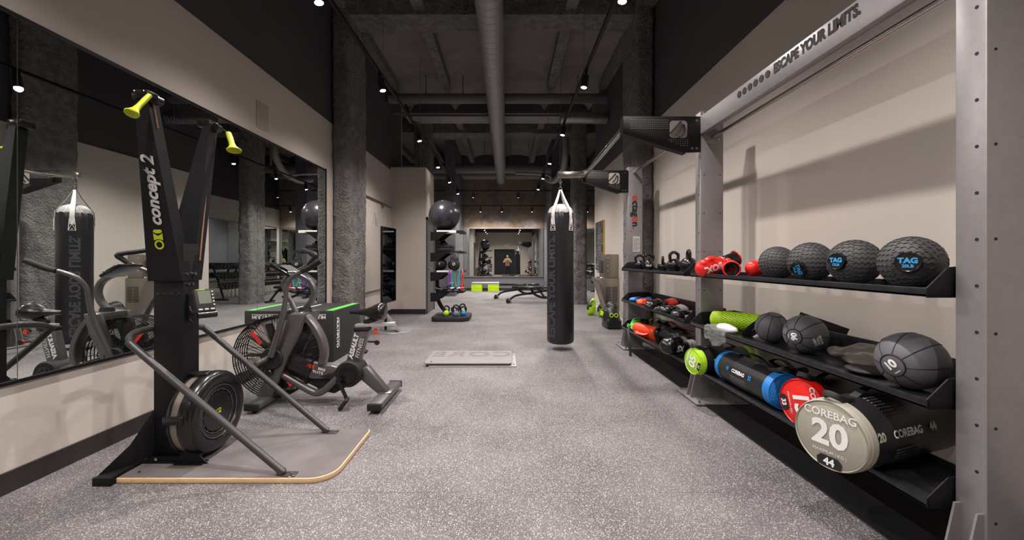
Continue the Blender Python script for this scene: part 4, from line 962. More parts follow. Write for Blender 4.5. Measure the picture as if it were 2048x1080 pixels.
strip(2.25, .15, .28, .014, -.099); strip(-.42*PI+.35, .16, .28, .014, -.099)
b.build('warning_strip', mat('bright_red_label', 'e03028', .5), t)
# frame
b = B(o_)
for yy, s_ in ((3.285, 1), (3.53, 1)):
    b.prism([(-1.79, yy, .76), (-1.655, yy, .76), (-1.70, yy, .60), (-1.79, yy, .42), (-1.86, yy, .25), (-1.93, yy, .08), (-2.06, yy, .08), (-1.98, yy, .25), (-1.91, yy, .42), (-1.84, yy, .62)], (0, .035, 0), .008)
b.b2((-1.785, 3.30, .68), (-1.665, 3.55, .765), .012); b.build('front_fork', GUN, t)
b = B(o_); b.cyl((-1.72, 3.42, .76), (-1.72, 3.42, .80), .055, .045, 28); b.build('head_collar', BLKM, t)
b = B(o_); b.tube([(-1.72, 3.36, .75), (-1.66, 3.36, .71), (-1.595, 3.36, .625), (-1.545, 3.36, .52), (-1.53, 3.36, .42), (-1.545, 3.36, .34)], .03, 14, 5, flat=(.05, .026)); b.build('fender_arc', GUN, t)
b = B(o_); b.prism([(-1.86, 3.33, .43), (-1.55, 3.33, .335), (-1.46, 3.33, .325), (-1.34, 3.33, .28), (-1.36, 3.33, .22), (-1.5, 3.33, .215), (-1.62, 3.33, .21), (-1.86, 3.33, .31)], (0, .06, 0), .012)
b.tube([(-1.92, 3.34, .26), (-1.85, 3.34, .235), (-1.63, 3.34, .11), (-1.56, 3.34, .10), (-1.50, 3.34, .135), (-1.40, 3.34, .23)], .03, 14, 4)
b.tube([(-1.92, 3.5, .26), (-1.63, 3.5, .11), (-1.56, 3.5, .10), (-1.40, 3.5, .23)], .03, 14, 3)
b.prism([(-1.47, 3.38, .70-.07), (-1.33, 3.38, .63), (-1.16, 3.38, .3), (-1.3, 3.38, .28)], (0, 0.001, 0)) if False else None
b.build('main_frame', GUN, t)
b = B(o_); fm = lambda a, c: Vector((-1.61+a, 3.3275, .293-a*.28+c)); b.text('AIR', .042, lambda a, c: fm(a-.055, c+.022), bold=.05, shear=.3, align='LEFT'); 
o = b.build('red_lettering', REDF, t, 0)
b = B(o_); b.text('BIKE', .03, lambda a, c: fm(a+.04, c+.02), bold=.03, shear=.3, align='LEFT'); b.text('ELITE', .028, lambda a, c: fm(a+.0, c-.012), bold=.04, align='LEFT', space=1.3); b.build('lettering', WHITE, t, 0)
b = B(o_); b.prism([(-1.66, 3.36, .20), (-1.40, 3.36, .23), (-1.30, 3.36, .16), (-1.45, 3.36, .08), (-1.58, 3.36, .11)], (0, .11, 0), .01); b.cyl((-1.315, 3.31, .255), (-1.315, 3.50, .255), .108, seg=48, bev=.01); b.prism([(-1.56, 3.325, .235), (-1.45, 3.325, .27), (-1.36, 3.325, .335), (-1.33, 3.325, .17), (-1.45, 3.325, .20)], (0, .12, 0), .01)
b.build('crank_case', BLKM, t)
b = B(o_); b.cyl((-1.315, 3.30, .255), (-1.315, 3.312, .255), .07, seg=40)
for k in range(6): a = k*PI/3; b.cyl((-1.315+.045*math.cos(a), 3.296, .255+.045*math.sin(a)), (-1.315+.045*math.cos(a), 3.301, .255+.045*math.sin(a)), .011, seg=12)
b.build('crank_cover', BLKG, t)
for s_, yy in ((1, 3.265), (-1, 3.55)):
    dx, dz = .07*s_, -.155*s_
    c0 = Vector((-1.37 if s_ > 0 else -1.32, yy, .215 if s_ > 0 else .25)); c1 = c0+Vector((dx, 0, dz))
    if s_ < 0: c1 = Vector((-1.30, yy, .40))
    b = B(o_); b.cyl(c0+Vector((0, -.012, 0)), c0+Vector((0, .035, 0)), .022, seg=20); b.tube([c0, c1], .01, 10, flat=(.008, .014)); cr = b.build('crank_arm', BLKG, t)
    pc = c1+Vector((-.005, -.055*s_, -.01)); b = B(o_); b.cyl(c1, pc, .007, seg=10); b.box(pc, (.095, .075, .022), (0, -.9 if s_ > 0 else .3, 0), .004); b.box(pc+Vector((.0, 0, 0)), (.1, .03, .03), (0, -.9 if s_ > 0 else .3, 0), .004); b.build('pedal', BLKM, cr)
for ya in (3.265, 3.54): B(o_).cyl((-1.925, ya, .395), (-1.925, ya+.035, .395), .09, seg=40, bev=.008).build('hub_cover', BLKM, t)
for p_, q_ in (((-1.97, 3.14, .385), (-1.95, 3.27, .40)), ((-1.95, 3.57, .40), (-1.97, 3.70, .385))): B(o_).cyl(p_, q_, .022, seg=20, bev=.004).build('foot_peg', GUN, t)
b = B(o_); b.cyl((-1.94, 3.25, .28), (-1.94, 3.29, .28), .03, seg=24, bev=.006); b.build('knob', BLKG, t)
b = B(o_); b.prism([(-1.30, 3.385, .60), (-1.17, 3.385, .605), (-1.245, 3.385, .33), (-1.36, 3.385, .33)], (0, .07, 0), .008); b.build('seat_tube', GUN, t)
f = plane_map((-1.268, 3.382, .465), Vector((.26, 0, 1)), Vector((-1, 0, .26))); b = B(o_); b.text('ASSAULT', .052, lambda a, c: f(a, c+.025), bold=.05, shear=.25); b.text('FITNESS', .048, lambda a, c: f(a, c-.027), shear=.1); b.build('lettering', WHITE, t, 0)
b = B(o_); b.b2((-1.295, 3.375, .605), (-1.165, 3.465, .635), .006); b.build('tube_collar', BLKM, t)
b = B(o_); b.box((-1.12, 3.42, .652), (.335, .055, .028), (0, -.05, 0), .004); b.build('seat_rail', mat('pale_rail', 'd0ccc8', .3, .5), t)
b = B(o_); b.box((-1.16, 3.42, .69), (.12, .04, .04), (0, -.35, 0), .006); b.tube([(-1.2, 3.42, .68), (-1.12, 3.42, .70), (-1.04, 3.42, .735)], .016, 12, 4); sdp = b.build('saddle_clamp', BLKM, t)
b = B(o_); b.tube([(-1.335, 3.42, .755), (-1.27, 3.42, .757), (-1.2, 3.42, .755), (-1.12, 3.42, .757), (-1.06, 3.42, .77), (-1.035, 3.42, .772)], [.02, .03, .045, .085, .10, .07], 20, 4)
for v in b.bm.verts: v.co.z = .757+(v.co.z-.757)*.75
b.build('saddle', BLKG, t, 60)
b = B(o_)
for c_ in ((-1.10, 3.37, .60), (-1.08, 3.36, .515)): b.cyl(Vector(c_), Vector(c_)+Vector((.0, -.02, 0)), .019, seg=12)
b.cyl((-1.12, 3.42, .775), (-1.11, 3.42, .80), .012, seg=10)
kn = b.build('adjust_knob', mat('red_knob', 'd8402a', .5), t)
b = B(o_); b.cyl((-1.17, 3.38, .515), (-1.08, 3.37, .515), .008, seg=10); b.cyl((-1.10, 3.36, .62), (-1.10, 3.39, .60), .012, seg=10); b.cyl((-1.08, 3.338, .515), (-1.08, 3.332, .515), .021, seg=12); b.build('knob_stem', BLKM, t)
b = B(o_); b.prism([(-1.26, 3.375, .28), (-1.18, 3.375, .30), (-1.0, 3.375, .085), (-1.08, 3.375, .065), (-1.24, 3.375, .20)], (0, .09, 0), .01); b.build('rear_leg', GUN, t)
for xx, nm, a, c_ in ((-1.03, 'rear_foot', 3.12, 3.72), (-1.99, 'front_foot', 3.12, 3.72)):
    b = B(o_); b.b2((xx-.055, a, .028), (xx+.055, c_, .082), .016, 3); fo = b.build(nm, GUN, t)
    b = B(o_); b.b2((xx-.058, a-.012, .024), (xx+.058, a+.01, .086), .018, 3); b.b2((xx-.058, c_-.01, .024), (xx+.058, c_+.012, .086), .018, 3); 
    for yy in (a+.05, c_-.05): b.cyl((xx, yy, 0), (xx, yy, .03), .02, seg=16)
    b.build('end_cap', BLKM, fo)
    B(o_).b2((xx-.056, (a+c_)/2-.06, .081), (xx+.056, (a+c_)/2+.06, .088), .003).build('weld_plate', BRUSH, fo)
# arms
b = B(o_); b.tube([(-1.915, 3.25, .42), (-1.85, 3.235, .60), (-1.80, 3.22, .76), (-1.775, 3.215, .90), (-1.765, 3.21, .98), (-1.715, 3.19, 1.06), (-1.62, 3.16, 1.11), (-1.545, 3.12, 1.135)], [.026, .025, .022, .018, .017, .017, .017, .017], 14, 5); b.build('moving_arm', GUN, t)
b = B(o_); b.tube([(-1.60, 3.14, 1.12), (-1.54, 3.12, 1.14), (-1.46, 3.09, 1.185), (-1.425, 3.08, 1.20)], [.021, .022, .0225, .02], 16, 4); b.build('hand_grip', BLKM, t)
b = B(o_); b.tube([(-1.915, 3.59, .42), (-1.87, 3.60, .62), (-1.93, 3.61, .80), (-2.01, 3.62, .93), (-2.02, 3.62, 1.01), (-1.95, 3.62, 1.08), (-1.82, 3.60, 1.14), (-1.73, 3.57, 1.20), (-1.70, 3.55, 1.245)], [.026, .025, .022, .018, .017, .017, .017, .017, .017], 14, 5); b.build('moving_arm', GUN, t)
b = B(o_); b.tube([(-1.77, 3.58, 1.165), (-1.72, 3.56, 1.21), (-1.69, 3.54, 1.245), (-1.73, 3.57, 1.265), (-1.80, 3.62, 1.28), (-1.86, 3.66, 1.295)], .021, 16, 4); b.build('hand_grip', BLKM, t)
b = B(o_); b.tube([(-1.72, 3.42, .79), (-1.665, 3.42, .86), (-1.645, 3.42, .94), (-1.68, 3.42, 1.02), (-1.76, 3.42, 1.07), (-1.82, 3.42, 1.10)], .02, 14, 5, flat=(.028, .02)); b.build('console_mast', GUN, t)
b = B(o_); b.box((-1.865, 3.40, 1.115), (.19, .22, .028), (0, .52, 0), .008); co = b.build('console', BLKG, t)
b = B(o_); b.box((-1.845, 3.40, 1.138), (.09, .16, .003), (0, .52, 0)); b.build('screen', mat('console_screen', '5c5f62', .25), co)
b = B(o_)
for i in range(6): b.box((-1.80+.0, 3.31+i*.034, 1.108), (.018, .02, .004), (0, .52, 0), .001)
b.build('button', mat('console_button', 'b8b5b2', .5), co)
# ---------------------------------------------------------------- padded jump box
t = thing('jump_box', 'big black padded jump box with green corner stripe beside the left mirror', 'jump box', (-2.3, 5.15, 0)); o_ = t.location
B(o_).b2((-2.555, 4.72, 0), (-2.04, 5.58, .607), .012).build('padded_box', mat('black_vinyl_box', '222124', .6, bump=(20, .1, .006), vary=(5, .15)), t)
b = B(o_); b.b2((-2.14, 4.74, .6062), (-2.055, 5.56, .6085)); b.build('green_stripe', GREEN, t)
b = B(o_); f = plane_map((-2.285, 4.7185, .535), (-1, 0, 0), (0, 0, -1)); b.text('MULTIPLYO', .058, lambda a, c: f(a, c), bold=.04); b.b2((-2.44, 4.717, .562), (-2.13, 4.7195, .567))
f = plane_map((-2.0385, 4.83, .33), (0, 0, -1), (0, 1, 0)); b.text('MULTIPLYO', .07, f, bold=.04); b.b2((-2.0395, 4.875, .15), (-2.0375, 4.88, .5)); b.b2((-2.52, 4.85, .6062), (-2.49, 5.4, .6085)); b.build('lettering', WHITE, t, 0)
# ---------------------------------------------------------------- mirror screen on a stand
t = thing('fitness_mirror', 'slim dark workout mirror screen on a grey round stand', 'mirror screen', (-1.95, 6.84, 0)); o_ = t.location
u = (Vector((-1.975, 7.1, 0))-Vector((-2.05, 6.55, 0))); c_ = Vector((-2.012, 6.825, 1.125)); ang = math.atan2(u.y, u.x)
b = B(o_); b.box(c_, (u.length, .035, 1.28), (0, 0, ang), .006); fr = b.build('screen_frame', BLKG, t)
nrm = Vector((u.y, -u.x, 0)).normalized(); b = B(o_); b.box(c_+nrm*.0185, (u.length-.03, .003, 1.25), (0, 0, ang)); b.build('glass', GLASSBLK, fr, 0)
b = B(o_); b.tube([(-2.06, 6.82, .02), (-2.06, 6.82, .5), (-2.045, 6.82, .8)], .02, 12, 2); b.build('pole', BLK, t)
b = B(o_); b.lathe([(0, 0), (.33, 0), (.335, .006), (.33, .012), (0, .012)], (-1.93, 6.83, .001), (0, 0, 1), 56); b.build('base_plate', mat('pale_grey_metal', '94949a', .4, .4), t)
b = B(o_); b.tube([(-2.11, 6.72, .34), (-2.06, 6.73, .335), (-1.99, 6.74, .26), (-1.88, 6.74, .1), (-1.80, 6.74, .018)], .03, 12, 5, flat=(.13, .004)); b.build('support_plate', mat('grey_metal_sheet', '8a8a91', .4, .4), t)
# ---------------------------------------------------------------- storage tower
t = thing('storage_tower', 'black shelving tower with bracket shelves in front of the beige pier', 'shelving', (-1.12, 8.2, 0)); tower = t; o_ = t.location
b = B(o_); b.prism([(-1.48, 7.88, 0), (-1.40, 7.8, 0), (-.84, 7.8, 0), (-.74, 7.92, 0), (-.74, 8.5, 0), (-.84, 8.6, 0), (-1.40, 8.6, 0), (-1.48, 8.5, 0)], (0, 0, .09), .01); b.build('base', RUB, t)
b = B(o_); b.tube([(-1.14, 8.2, .09), (-1.22, 8.2, .13), (-1.36, 8.2, .3), (-1.41, 8.2, .5), (-1.42, 8.2, .9), (-1.42, 8.2, 1.82)], .04, 12, 5, flat=(.06, .035)); b.build('post', BLK, t)
TL = [1.80, 1.385, 1.0, .59]; PALE = mat('shelf_front_highlight', 'f2f0ee', .4, 0)
for k, z in enumerate(TL):
    b = B(o_); b.b2((-1.41, 7.95, z-.018), (-.88, 8.55, z)); sh = b.build('shelf', BLK, t)
    if k in (0, 2): B(o_).b2((-1.39, 7.942, z-.055), (-1.0, 7.95, z), .002).build('front_highlight', PALE, sh)  # white strip paints the highlight that the shelf front catches from the lamps
    for y in (7.93, 8.56):
        B(o_).prism([(-1.51, y, z-.03), (-1.13, y, z-.03), (-1.2, y, z-.06), (-1.38, y, z-.2), (-1.51, y, z-.21)], (0, .008, 0)).build('side_bracket', BLK, sh)
    B(o_).b2((-.99, 7.94, z-.04), (-.86, 8.56, z+.0)).build('end_rail', BLKM, sh)
tag(B().sph((-1.275, 8.2, 1.80+.318), .318, seg=64, rings=40).build('exercise_ball', mat('grey_gym_ball', '35333a', .28, coat=.3, bump=(3, .06, .02)), None, 60), 'large shiny dark exercise ball on top of the shelving tower', 'exercise ball')
tb = tag(B().b2((-1.40, 8.0, 1.387), (-1.09, 8.5, 1.45), .012).build('folded_mat', BLKM), 'lower folded black mat on the second tower shelf', 'mat', 'black mats on the tower')
tag(B().b2((-1.395, 8.01, 1.452), (-1.10, 8.5, 1.515), .012).build('folded_mat', BLKM), 'upper folded black mat on the second tower shelf', 'mat', 'black mats on the tower')
tag(B().lathe([(0, 0), (.09, 0), (.1, .012), (.095, .03), (.06, .05), (.05, .085), (0, .09)], (-1.29, 8.15, 1.517), (0, 0, 1), 32).build('balance_pod', BLKG, None, 50), 'small glossy black domed pod on the folded mats of the tower', 'balance pod')
med_ball((-1.33, 8.12, 1.0+.123), .12, (-.1, -1, .1), '8', 'black medicine ball marked 8 on the third tower shelf', 'medicine balls on the tower', m=RUB)
med_ball((-1.12, 8.38, 1.0+.108), .105, (.1, -1, .1), '', 'smaller black medicine ball behind on the third tower shelf', 'medicine balls on the tower', m=RUB)
bg = thing('hanging_bag', 'black drawstring bag hanging from the second tower shelf', 'bag', (-1.02, 7.87, 1.03))
o = bake(B(bg.location).sph((-1.02, 7.87, 1.12), .1, (1.05, .5, 1.25)).sph((-1.02, 7.87, 1.2), .08, (1, .45, 1)).build('bag_pouch', BLKM, bg), .012, 3); jitter(o, .008, 16)
b = B(bg.location)
for k in range(6): b.tube([(-1.09+k*.03, 7.86, 1.2), (-1.10+k*.033, 7.85, 1.32), (-1.09+k*.036, 7.90, 1.395), (-1.08+k*.03, 7.96, 1.39)], .005, 6, 3)
b.build('drawstring', BLKM, bg)
b = B(bg.location); b.ring((-1.03, 7.812, 1.13), .022, .006, (0, 1, 0), 20, 5); b.build('emblem', WHITE, bg)
bands = [(-1.13, PURP, 'purple'), (-1.09, mat('pink_band', 'b95fc0', .5), 'pink'), (-1.05, TEAL, 'teal'), (-1.01, BGRN, 'light green'), (-.97, PURP, 'violet'), (-.93, TEAL, 'blue green'), (-.90, mat('dark_blue_band', '2b4fa0', .5), 'dark blue'), (-.87, REDF, 'orange')]
for i, (x, m_, nm) in enumerate(bands):
    L = [.3, .24, .36, .4, .3, .38, .3, .36][i]; y = 7.90-.012*(i % 3)
    L = min(L, .34); sw = .02*math.sin(i*2.3)
    b = B(); b.tube([(x, 7.95, 1.012), (x-.008, y, .97), (x-.016+sw*.5, y, 1.0-L*.55), (x+sw, y-.004, 1.0-L), (x+.02+sw*.6, y, 1.0-L*.5), (x+.012, y, .965)], .008, 8, 4, closed=True)
    o = tag(b.build('resistance_band', m_), nm+' resistance band hanging off the third tower shelf', 'resistance band', 'resistance bands on the tower')
    B().cyl((x-.035+sw, y-.006, 1.0-L-.008), (x+.04+sw, y-.006, 1.0-L+.004), .014, seg=12, bev=.003).build('grip', (BLKM, m_, WPL)[i % 3], o)
def dumbbell(m_head, L=.2, r=.045, hexa_=True, lab='', grp=None):
    t = thing('dumbbell', lab, 'dumbbell', group=grp); sg = 6 if hexa_ else 20
    for s_ in (-1, 1): B().cyl((s_*L*.28, 0, 0), (s_*L*.5, 0, 0), r, seg=sg, bev=.006).build('weight_head', m_head, t)
    B().cyl((-L*.3, 0, 0), (L*.3, 0, 0), .014, seg=12).build('grip', BRUSH if m_head is RUB else m_head, t)
    return t
for x, y, m_, l in ((-1.33, 8.0, RUB, 'black dumbbell at the left of the lowest tower shelf'), (-1.30, 8.2, RUB, 'black dumbbell behind on the lowest tower shelf'), (-1.14, 8.0, BLKM, 'dark dumbbell in the middle of the lowest tower shelf'), (-1.02, 8.02, mat('purple_vinyl', '6b4bb8', .45), 'purple dumbbell on the lowest tower shelf'), (-.925, 8.14, REDF, 'orange-red dumbbell at the end of the lowest tower shelf')):
    d_ = dumbbell(m_, .19, .042, True, l, 'dumbbells on the tower'); d_.location = (x, y, .59+.044); d_.rotation_euler = (0, 0, .25 if m_ is not REDF else PI/2)
for x, y, m_, mh, r, h, l in ((-1.20, 7.98, LIMEF, BLKM, .062, .215, 'lime green kettlebell with black handle on the tower base'), (-1.06, 8.12, BLUE, BLKM, .055, .17, 'blue kettlebell behind on the tower base'), (-1.0, 7.92, mat('grey_bell', '6b6d78', .5), BLKG, .062, .24, 'grey kettlebell at the front of the tower base'), (-.90, 8.2, LIMEF, BLKM, .06, .23, 'second lime kettlebell farther back on the tower base'), (-.86, 8.0, BLUE, BLKM, .058, .2, 'blue kettlebell at the right edge of the tower base')):
    k_ = kettlebell(m_, mh, r, h, .055, l, 'kettlebells on the tower base'); k_.location = (x, y, .091); k_.rotation_euler = (0, 0, .4)
# ---------------------------------------------------------------- aerobic step
t = thing('aerobic_step', 'grey topped aerobic step on two stacks of lime risers under the far mirror', 'step platform', (-.82, 15.55, 0)); o_ = t.location
b = B(o_); b.b2((-1.35, 15.35, .29), (-.28, 15.75, .36), .03, 3); b.build('step_top', mat('grey_step', '88868a', .6), t)
for x in (-1.36, -.72):
    for k in range(5): B(o_).box((x+.215, 15.55, .028+k*.056), (.43-.012*(k % 2), .42, .043), None, .018).build('riser', LIME, t)
# ---------------------------------------------------------------- weight benches
def bench(name_lab, ox, oy):
    t = thing('weight_bench', name_lab, 'weight bench', (ox, oy, 0), 0, 'adjustable benches')
    B().box((.42, 0, .44), (.86, .27, .06), None, .02, 3).build('back_pad', BLKG, t)
    B().box((1.07, 0, .445), (.36, .27, .06), None, .02, 3).build('seat_pad', BLKG, t)
    b = B(); b.tube([(-.08, 0, .06), (.02, 0, .16), (.18, 0, .22), (.7, 0, .3), (1.15, 0, .38)], .03, 12, 4); b.tube([(1.15, 0, .38), (1.3, 0, .2), (1.42, 0, .04)], .03, 12, 3); b.cyl((1.42, -.22, .04), (1.42, .22, .04), .028, seg=14); b.cyl((-.1, -.15, .06), (-.1, .15, .06), .022, seg=14); b.tube([(.55, 0, .41), (.6, 0, .3)], .02, 10); b.build('frame', BLKM, t)
    b = B(); b.tube([(.55, .02, .38), (.62, .02, .26), (.78, .02, .17), (.95, .02, .15), (1.08, .02, .17)], .01, 10, 5, flat=(.01, .035)); b.build('adjustment_arc', BLKM, t)
    for s_ in (-1, 1): B().cyl((-.12, s_*.15, .055), (-.12, s_*.19, .055), .055, seg=24, bev=.006).build('wheel', BLKG, t)
    B().box((-.07, 0, .06), (.1, .22, .06), None, .015).build('wheel_bracket', BRUSH, t)
    return t
bench('weight bench standing farther back, nearer the aerobic step', -.22, 12.65)
bench('weight bench standing closer, partly behind the punching bag', .16, 11.35)
# ---------------------------------------------------------------- punching bag
BX, BY, BR = .733, 5.44, .182
t = thing('punching_bag', 'tall black punching bag with tone-on-tone lettering hanging from the rack arm', 'punching bag', (BX, BY, .085)); o_ = t.location
b = B(o_); b.lathe([(0, .0), (BR*.8, .0), (BR*.95, .015), (BR, .05), (BR*1.0, .5), (BR*.985, 1.0), (BR, 1.4), (BR*.99, 1.68), (BR*.93, 1.76), (BR*.75, 1.82), (BR*.4, 1.855), (0, 1.865)], (BX, BY, .085), (0, 0, 1), 64); bb = b.build('bag_body', LEATH, t, 60)
for v in bb.data.vertices:   # creases gathered at the shoulder
    z = v.co.z
    if z > 1.62: a = math.atan2(v.co.y, v.co.x); k = min(1, (z-1.62)/.12)*(.0 if z > 1.84 else 1); v.co.x *= 1+.02*k*math.sin(a*16); v.co.y *= 1+.02*k*math.sin(a*16)
b = B(o_)
n_ = 96; prof_ = [(.955, 1.748), (.90, 1.785), (.80, 1.818), (.6, 1.848), (.35, 1.868), (.0, 1.875)]; rings_ = []
for r_, z_ in prof_[:-1]:
    rings_.append([b.bm.verts.new((BX+BR*(r_+.012*(r_ > .7)*math.sin(i*2*PI/n_*24))*math.cos(2*PI*i/n_), BY+BR*(r_+.012*(r_ > .7)*math.sin(i*2*PI/n_*24))*math.sin(2*PI*i/n_), .085+z_+.006+(.006*math.sin(i*2*PI/n_*11) if r_ > .93 else 0))) for i in range(n_)])
top_ = b.bm.verts.new((BX, BY, .085+1.881))
for r0, r1 in zip(rings_[:-1], rings_[1:]):
    for i in range(n_): b.bm.faces.new((r0[i], r0[(i+1) % n_], r1[(i+1) % n_], r1[i]))
for i in range(n_): b.bm.faces.new((rings_[-1][i], rings_[-1][(i+1) % n_], top_))
b.build('top_cover', mat('pale_grey_vinyl', '9a9698', .35, bump=(22, .6, .01)), t, 60)
def bagmap(th0):
    def g(a, c):
        th = th0-c/BR; return Vector((BX+(BR+.003)*math.sin(th), BY-(BR+.003)*math.cos(th), .18+a))
    return g
b = B(o_); b.text('ESCAPE YOUR LIMITS.', .142, bagmap(-.78), bold=.035, align='LEFT', sub=.03, space=.98); b.build('lettering', mat('tone_print', '38353c', .6), t, 0)
b = B(o_)
for i in range(26):
    for j in range(9):
        g = bagmap(.75+j*.075); s_ = .0035*(1-.02*i); p = g(.42+i*.017, 0); n = Vector((p.x-BX, p.y-BY, 0)).normalized(); e = Vector((0, 0, 1)).cross(n)
        b.bm.faces.new([b.bm.verts.new(p+e*s_*x_+Vector((0, 0, s_*y_))) for x_, y_ in ((-1, -1), (1, -1), (1, 1), (-1, 1))])
b.build('dot_pattern', mat('tone_dots', '34323a', .5), t, 0)
for k in range(4):
    a = math.radians((-129, 129, 51, -51)[k]); ca, sa = math.cos(a), math.sin(a); R_ = BR+.003
    b = B(o_); b.tube([(BX+ca*R_, BY+sa*R_, 1.68), (BX+ca*R_*.99, BY+sa*R_*.99, 1.80), (BX+ca*R_*.87, BY+sa*R_*.87, 1.885), (BX+ca*.07, BY+sa*.07, 2.06), (BX+ca*.012, BY+sa*.012, 2.15)], .01, 8, 6, flat=(.02, .002)) if False else None
    pts = [(BX+ca*(R_+.001), BY+sa*(R_+.001), 1.68), (BX+ca*(R_+.001), BY+sa*(R_+.001), 1.78), (BX+ca*R_*.965, BY+sa*R_*.965, 1.86), (BX+ca*R_*.72, BY+sa*R_*.72, 1.935), (BX+ca*R_*.35, BY+sa*R_*.35, 2.05), (BX+ca*.014, BY+sa*.014, 2.16)]
    # hand-made ribbon so that its width stays tangent to the bag
    tv = Vector((-sa, ca, 0)); nv = Vector((ca, sa, 0)); ring = []
    for i, p in enumerate(pts):
        w_ = .024 if i < 4 else (.019 if i == 4 else .012); p = Vector(p); ring.append([b.bm.verts.new(p+tv*w_-nv*.0005), b.bm.verts.new(p+tv*w_+nv*.003), b.bm.verts.new(p-tv*w_+nv*.003), b.bm.verts.new(p-tv*w_-nv*.0005)])
    for r0, r1 in zip(ring[:-1], ring[1:]):
        for i in range(4): j = (i+1) % 4; b.bm.faces.new((r0[i], r0[j], r1[j], r1[i]))
    sp = b.build('strap', WEB if k != 1 else BLKM, t)
    b = B(o_); P1 = lambda s_, z: Vector((BX, BY, 0))+nv*(R_+.006)+tv*s_+Vector((0, 0, z))
    for q in (((-.035, 1.60), (.035, 1.60)), ((-.035, 1.60), (.022, 1.74)), ((.035, 1.60), (-.022, 1.74)), ((-.035, 1.6), (-.024, 1.76)), ((.035, 1.6), (.024, 1.76))): b.tube([P1(*q[0]), P1(*q[1])], .0028, 5)
    b.cyl(P1(0, 1.62)-nv*.001, P1(0, 1.62)+nv*.004, .007, seg=8)
    b.build('stitching', WHITE, sp)
b = B(o_); b.ring((BX, BY, 2.175), .022, .004, (0, 1, 0), 20, 6); b.ring((BX, BY, 2.205), .016, .003, (1, 0, 0), 16, 6)
for k in range(3): b.ring((BX, BY, 2.225+k*.015), .011, .003, ((0, 1, 0), (1, 0, 0))[k % 2], 14, 6)
b.build('chain', CHROME, t)
# ---------------------------------------------------------------- bags on the floor by the right wall
for i, (x, y, rz, l, lean) in enumerate(((1.83, 8.78, .5, 'lime green sandbag leaning on the right wall, the left one', -.28), (2.01, 8.5, .3, 'lime green sandbag leaning on the right wall, the right one', -.22))):
    t = thing('sandbag', l, 'sandbag', (x, y, .0), rz, 'lime sandbags'); t.rotation_euler = (0, -lean, rz)
    o = bake(B().sph((0, 0, .15), .13, (.85, .7, 1.2)).sph((.01, 0, .30), .08, (.75, .7, 1.1)).build('bag_body', LIMEF, t), .012, 4); jitter(o, .012, 12, i)
    for v in o.data.vertices: v.co.z = max(v.co.z, .0)
    b = B(); b.tube([(-.12, -.02, .1), (-.125, -.03, .2), (-.06, -.07, .32)], .01, 8, 4, flat=(.03, .004)); b.build('strap', BLKM, t); b = B(); b.box((-.075, -.06, .20), (.07, .03, .03), (0, -.5, .3), .008); b.build('buckle', BLKM, t)
t = thing('gear_duffel', 'black slumped gear bag with two lime rings against the right rough column', 'bag', (1.86, 7.15, 0))
o = bake(B().sph((0, 0, .2), .2, (.75, 1.1, 1)).sph((.03, .02, .36), .12, (.9, 1.2, .9)).box((.02, 0, .08), (.26, .4, .15)).build('bag_body', BAGV, t), .016, 5); jitter(o, .012, 9)
for v in o.data.vertices: v.co.z = max(v.co.z, .0)
b = B()
for yy in (-.05, .05): b.ring((-.155, yy, .255), .032, .009, (-1, 0, .12), 24, 6)
b.build('ring_emblem', mat('lime_print', 'b9d82a', .5), t)
b = B()
for yy in (-.02, .06): b.ring((-.02+yy, -.222, .25), .03, .008, (-.1, -1, .0), 24, 6)
b.build('ring_emblem', bpy.data.materials['lime_print'], t)
# ---------------------------------------------------------------- dumbbell racks in the alcove
db = dumbbell(RUB, .26, .06, False, 'round black dumbbell on a rack in the right alcove', 'dumbbells on the alcove racks'); first = True
for ri, y0 in enumerate((11.9, 13.75)):
    t = thing('dumbbell_rack', ('three-tier black dumbbell rack in the alcove, the one closer to the room', 'three-tier black dumbbell rack in the alcove, the one by the far wall')[ri], 'dumbbell rack', (3.3, y0, 0), 0, 'dumbbell racks')
    L = 1.7
    for k, (x, z) in enumerate(((.0, .34), (.13, .64), (.26, .94))):
        b = B(); b.box((x, L/2, z), (.04, L, .03), None, .004); b.box((x+.17, L/2, z+.05), (.04, L, .03), None, .004); b.build('tier_rail', BLKM, t)
    for yy in (.12, L-.12):
        b = B(); b.tube([(-.08, yy, .02), (.45, yy, .02)], .02, 8, flat=(.025, .02)); b.tube([(.05, yy, .02), (.2, yy, .5), (.38, yy, 1.0)], .02, 8, flat=(.03, .02))
        for x, z in ((.0, .34), (.13, .64), (.26, .94)): b.tube([(x-.02, yy, z-.01), (x+.19, yy, z+.045)], .02, 8, flat=(.02, .012))
        b.build('upright', BLKM, t)
    for k, (x, z) in enumerate(((.0, .34), (.13, .64), (.26, .94))):
        for i in range(11):
            c_ = db if first else dup(db)
            first = False; c_['label'] = 'round black dumbbell on the '+('bottom', 'middle', 'top')[k]+' tier of the '+('alcove rack closer to the room', 'alcove rack by the far wall')[ri]; c_['group'] = 'dumbbells on the '+('bottom', 'middle', 'top')[k]+' tier of the '+('nearer', 'farther')[ri]+' alcove rack'; c_.location = (3.3+x+.085, y0+.12+i*.147, z+.10); c_.rotation_euler = (0, -.28, 0)
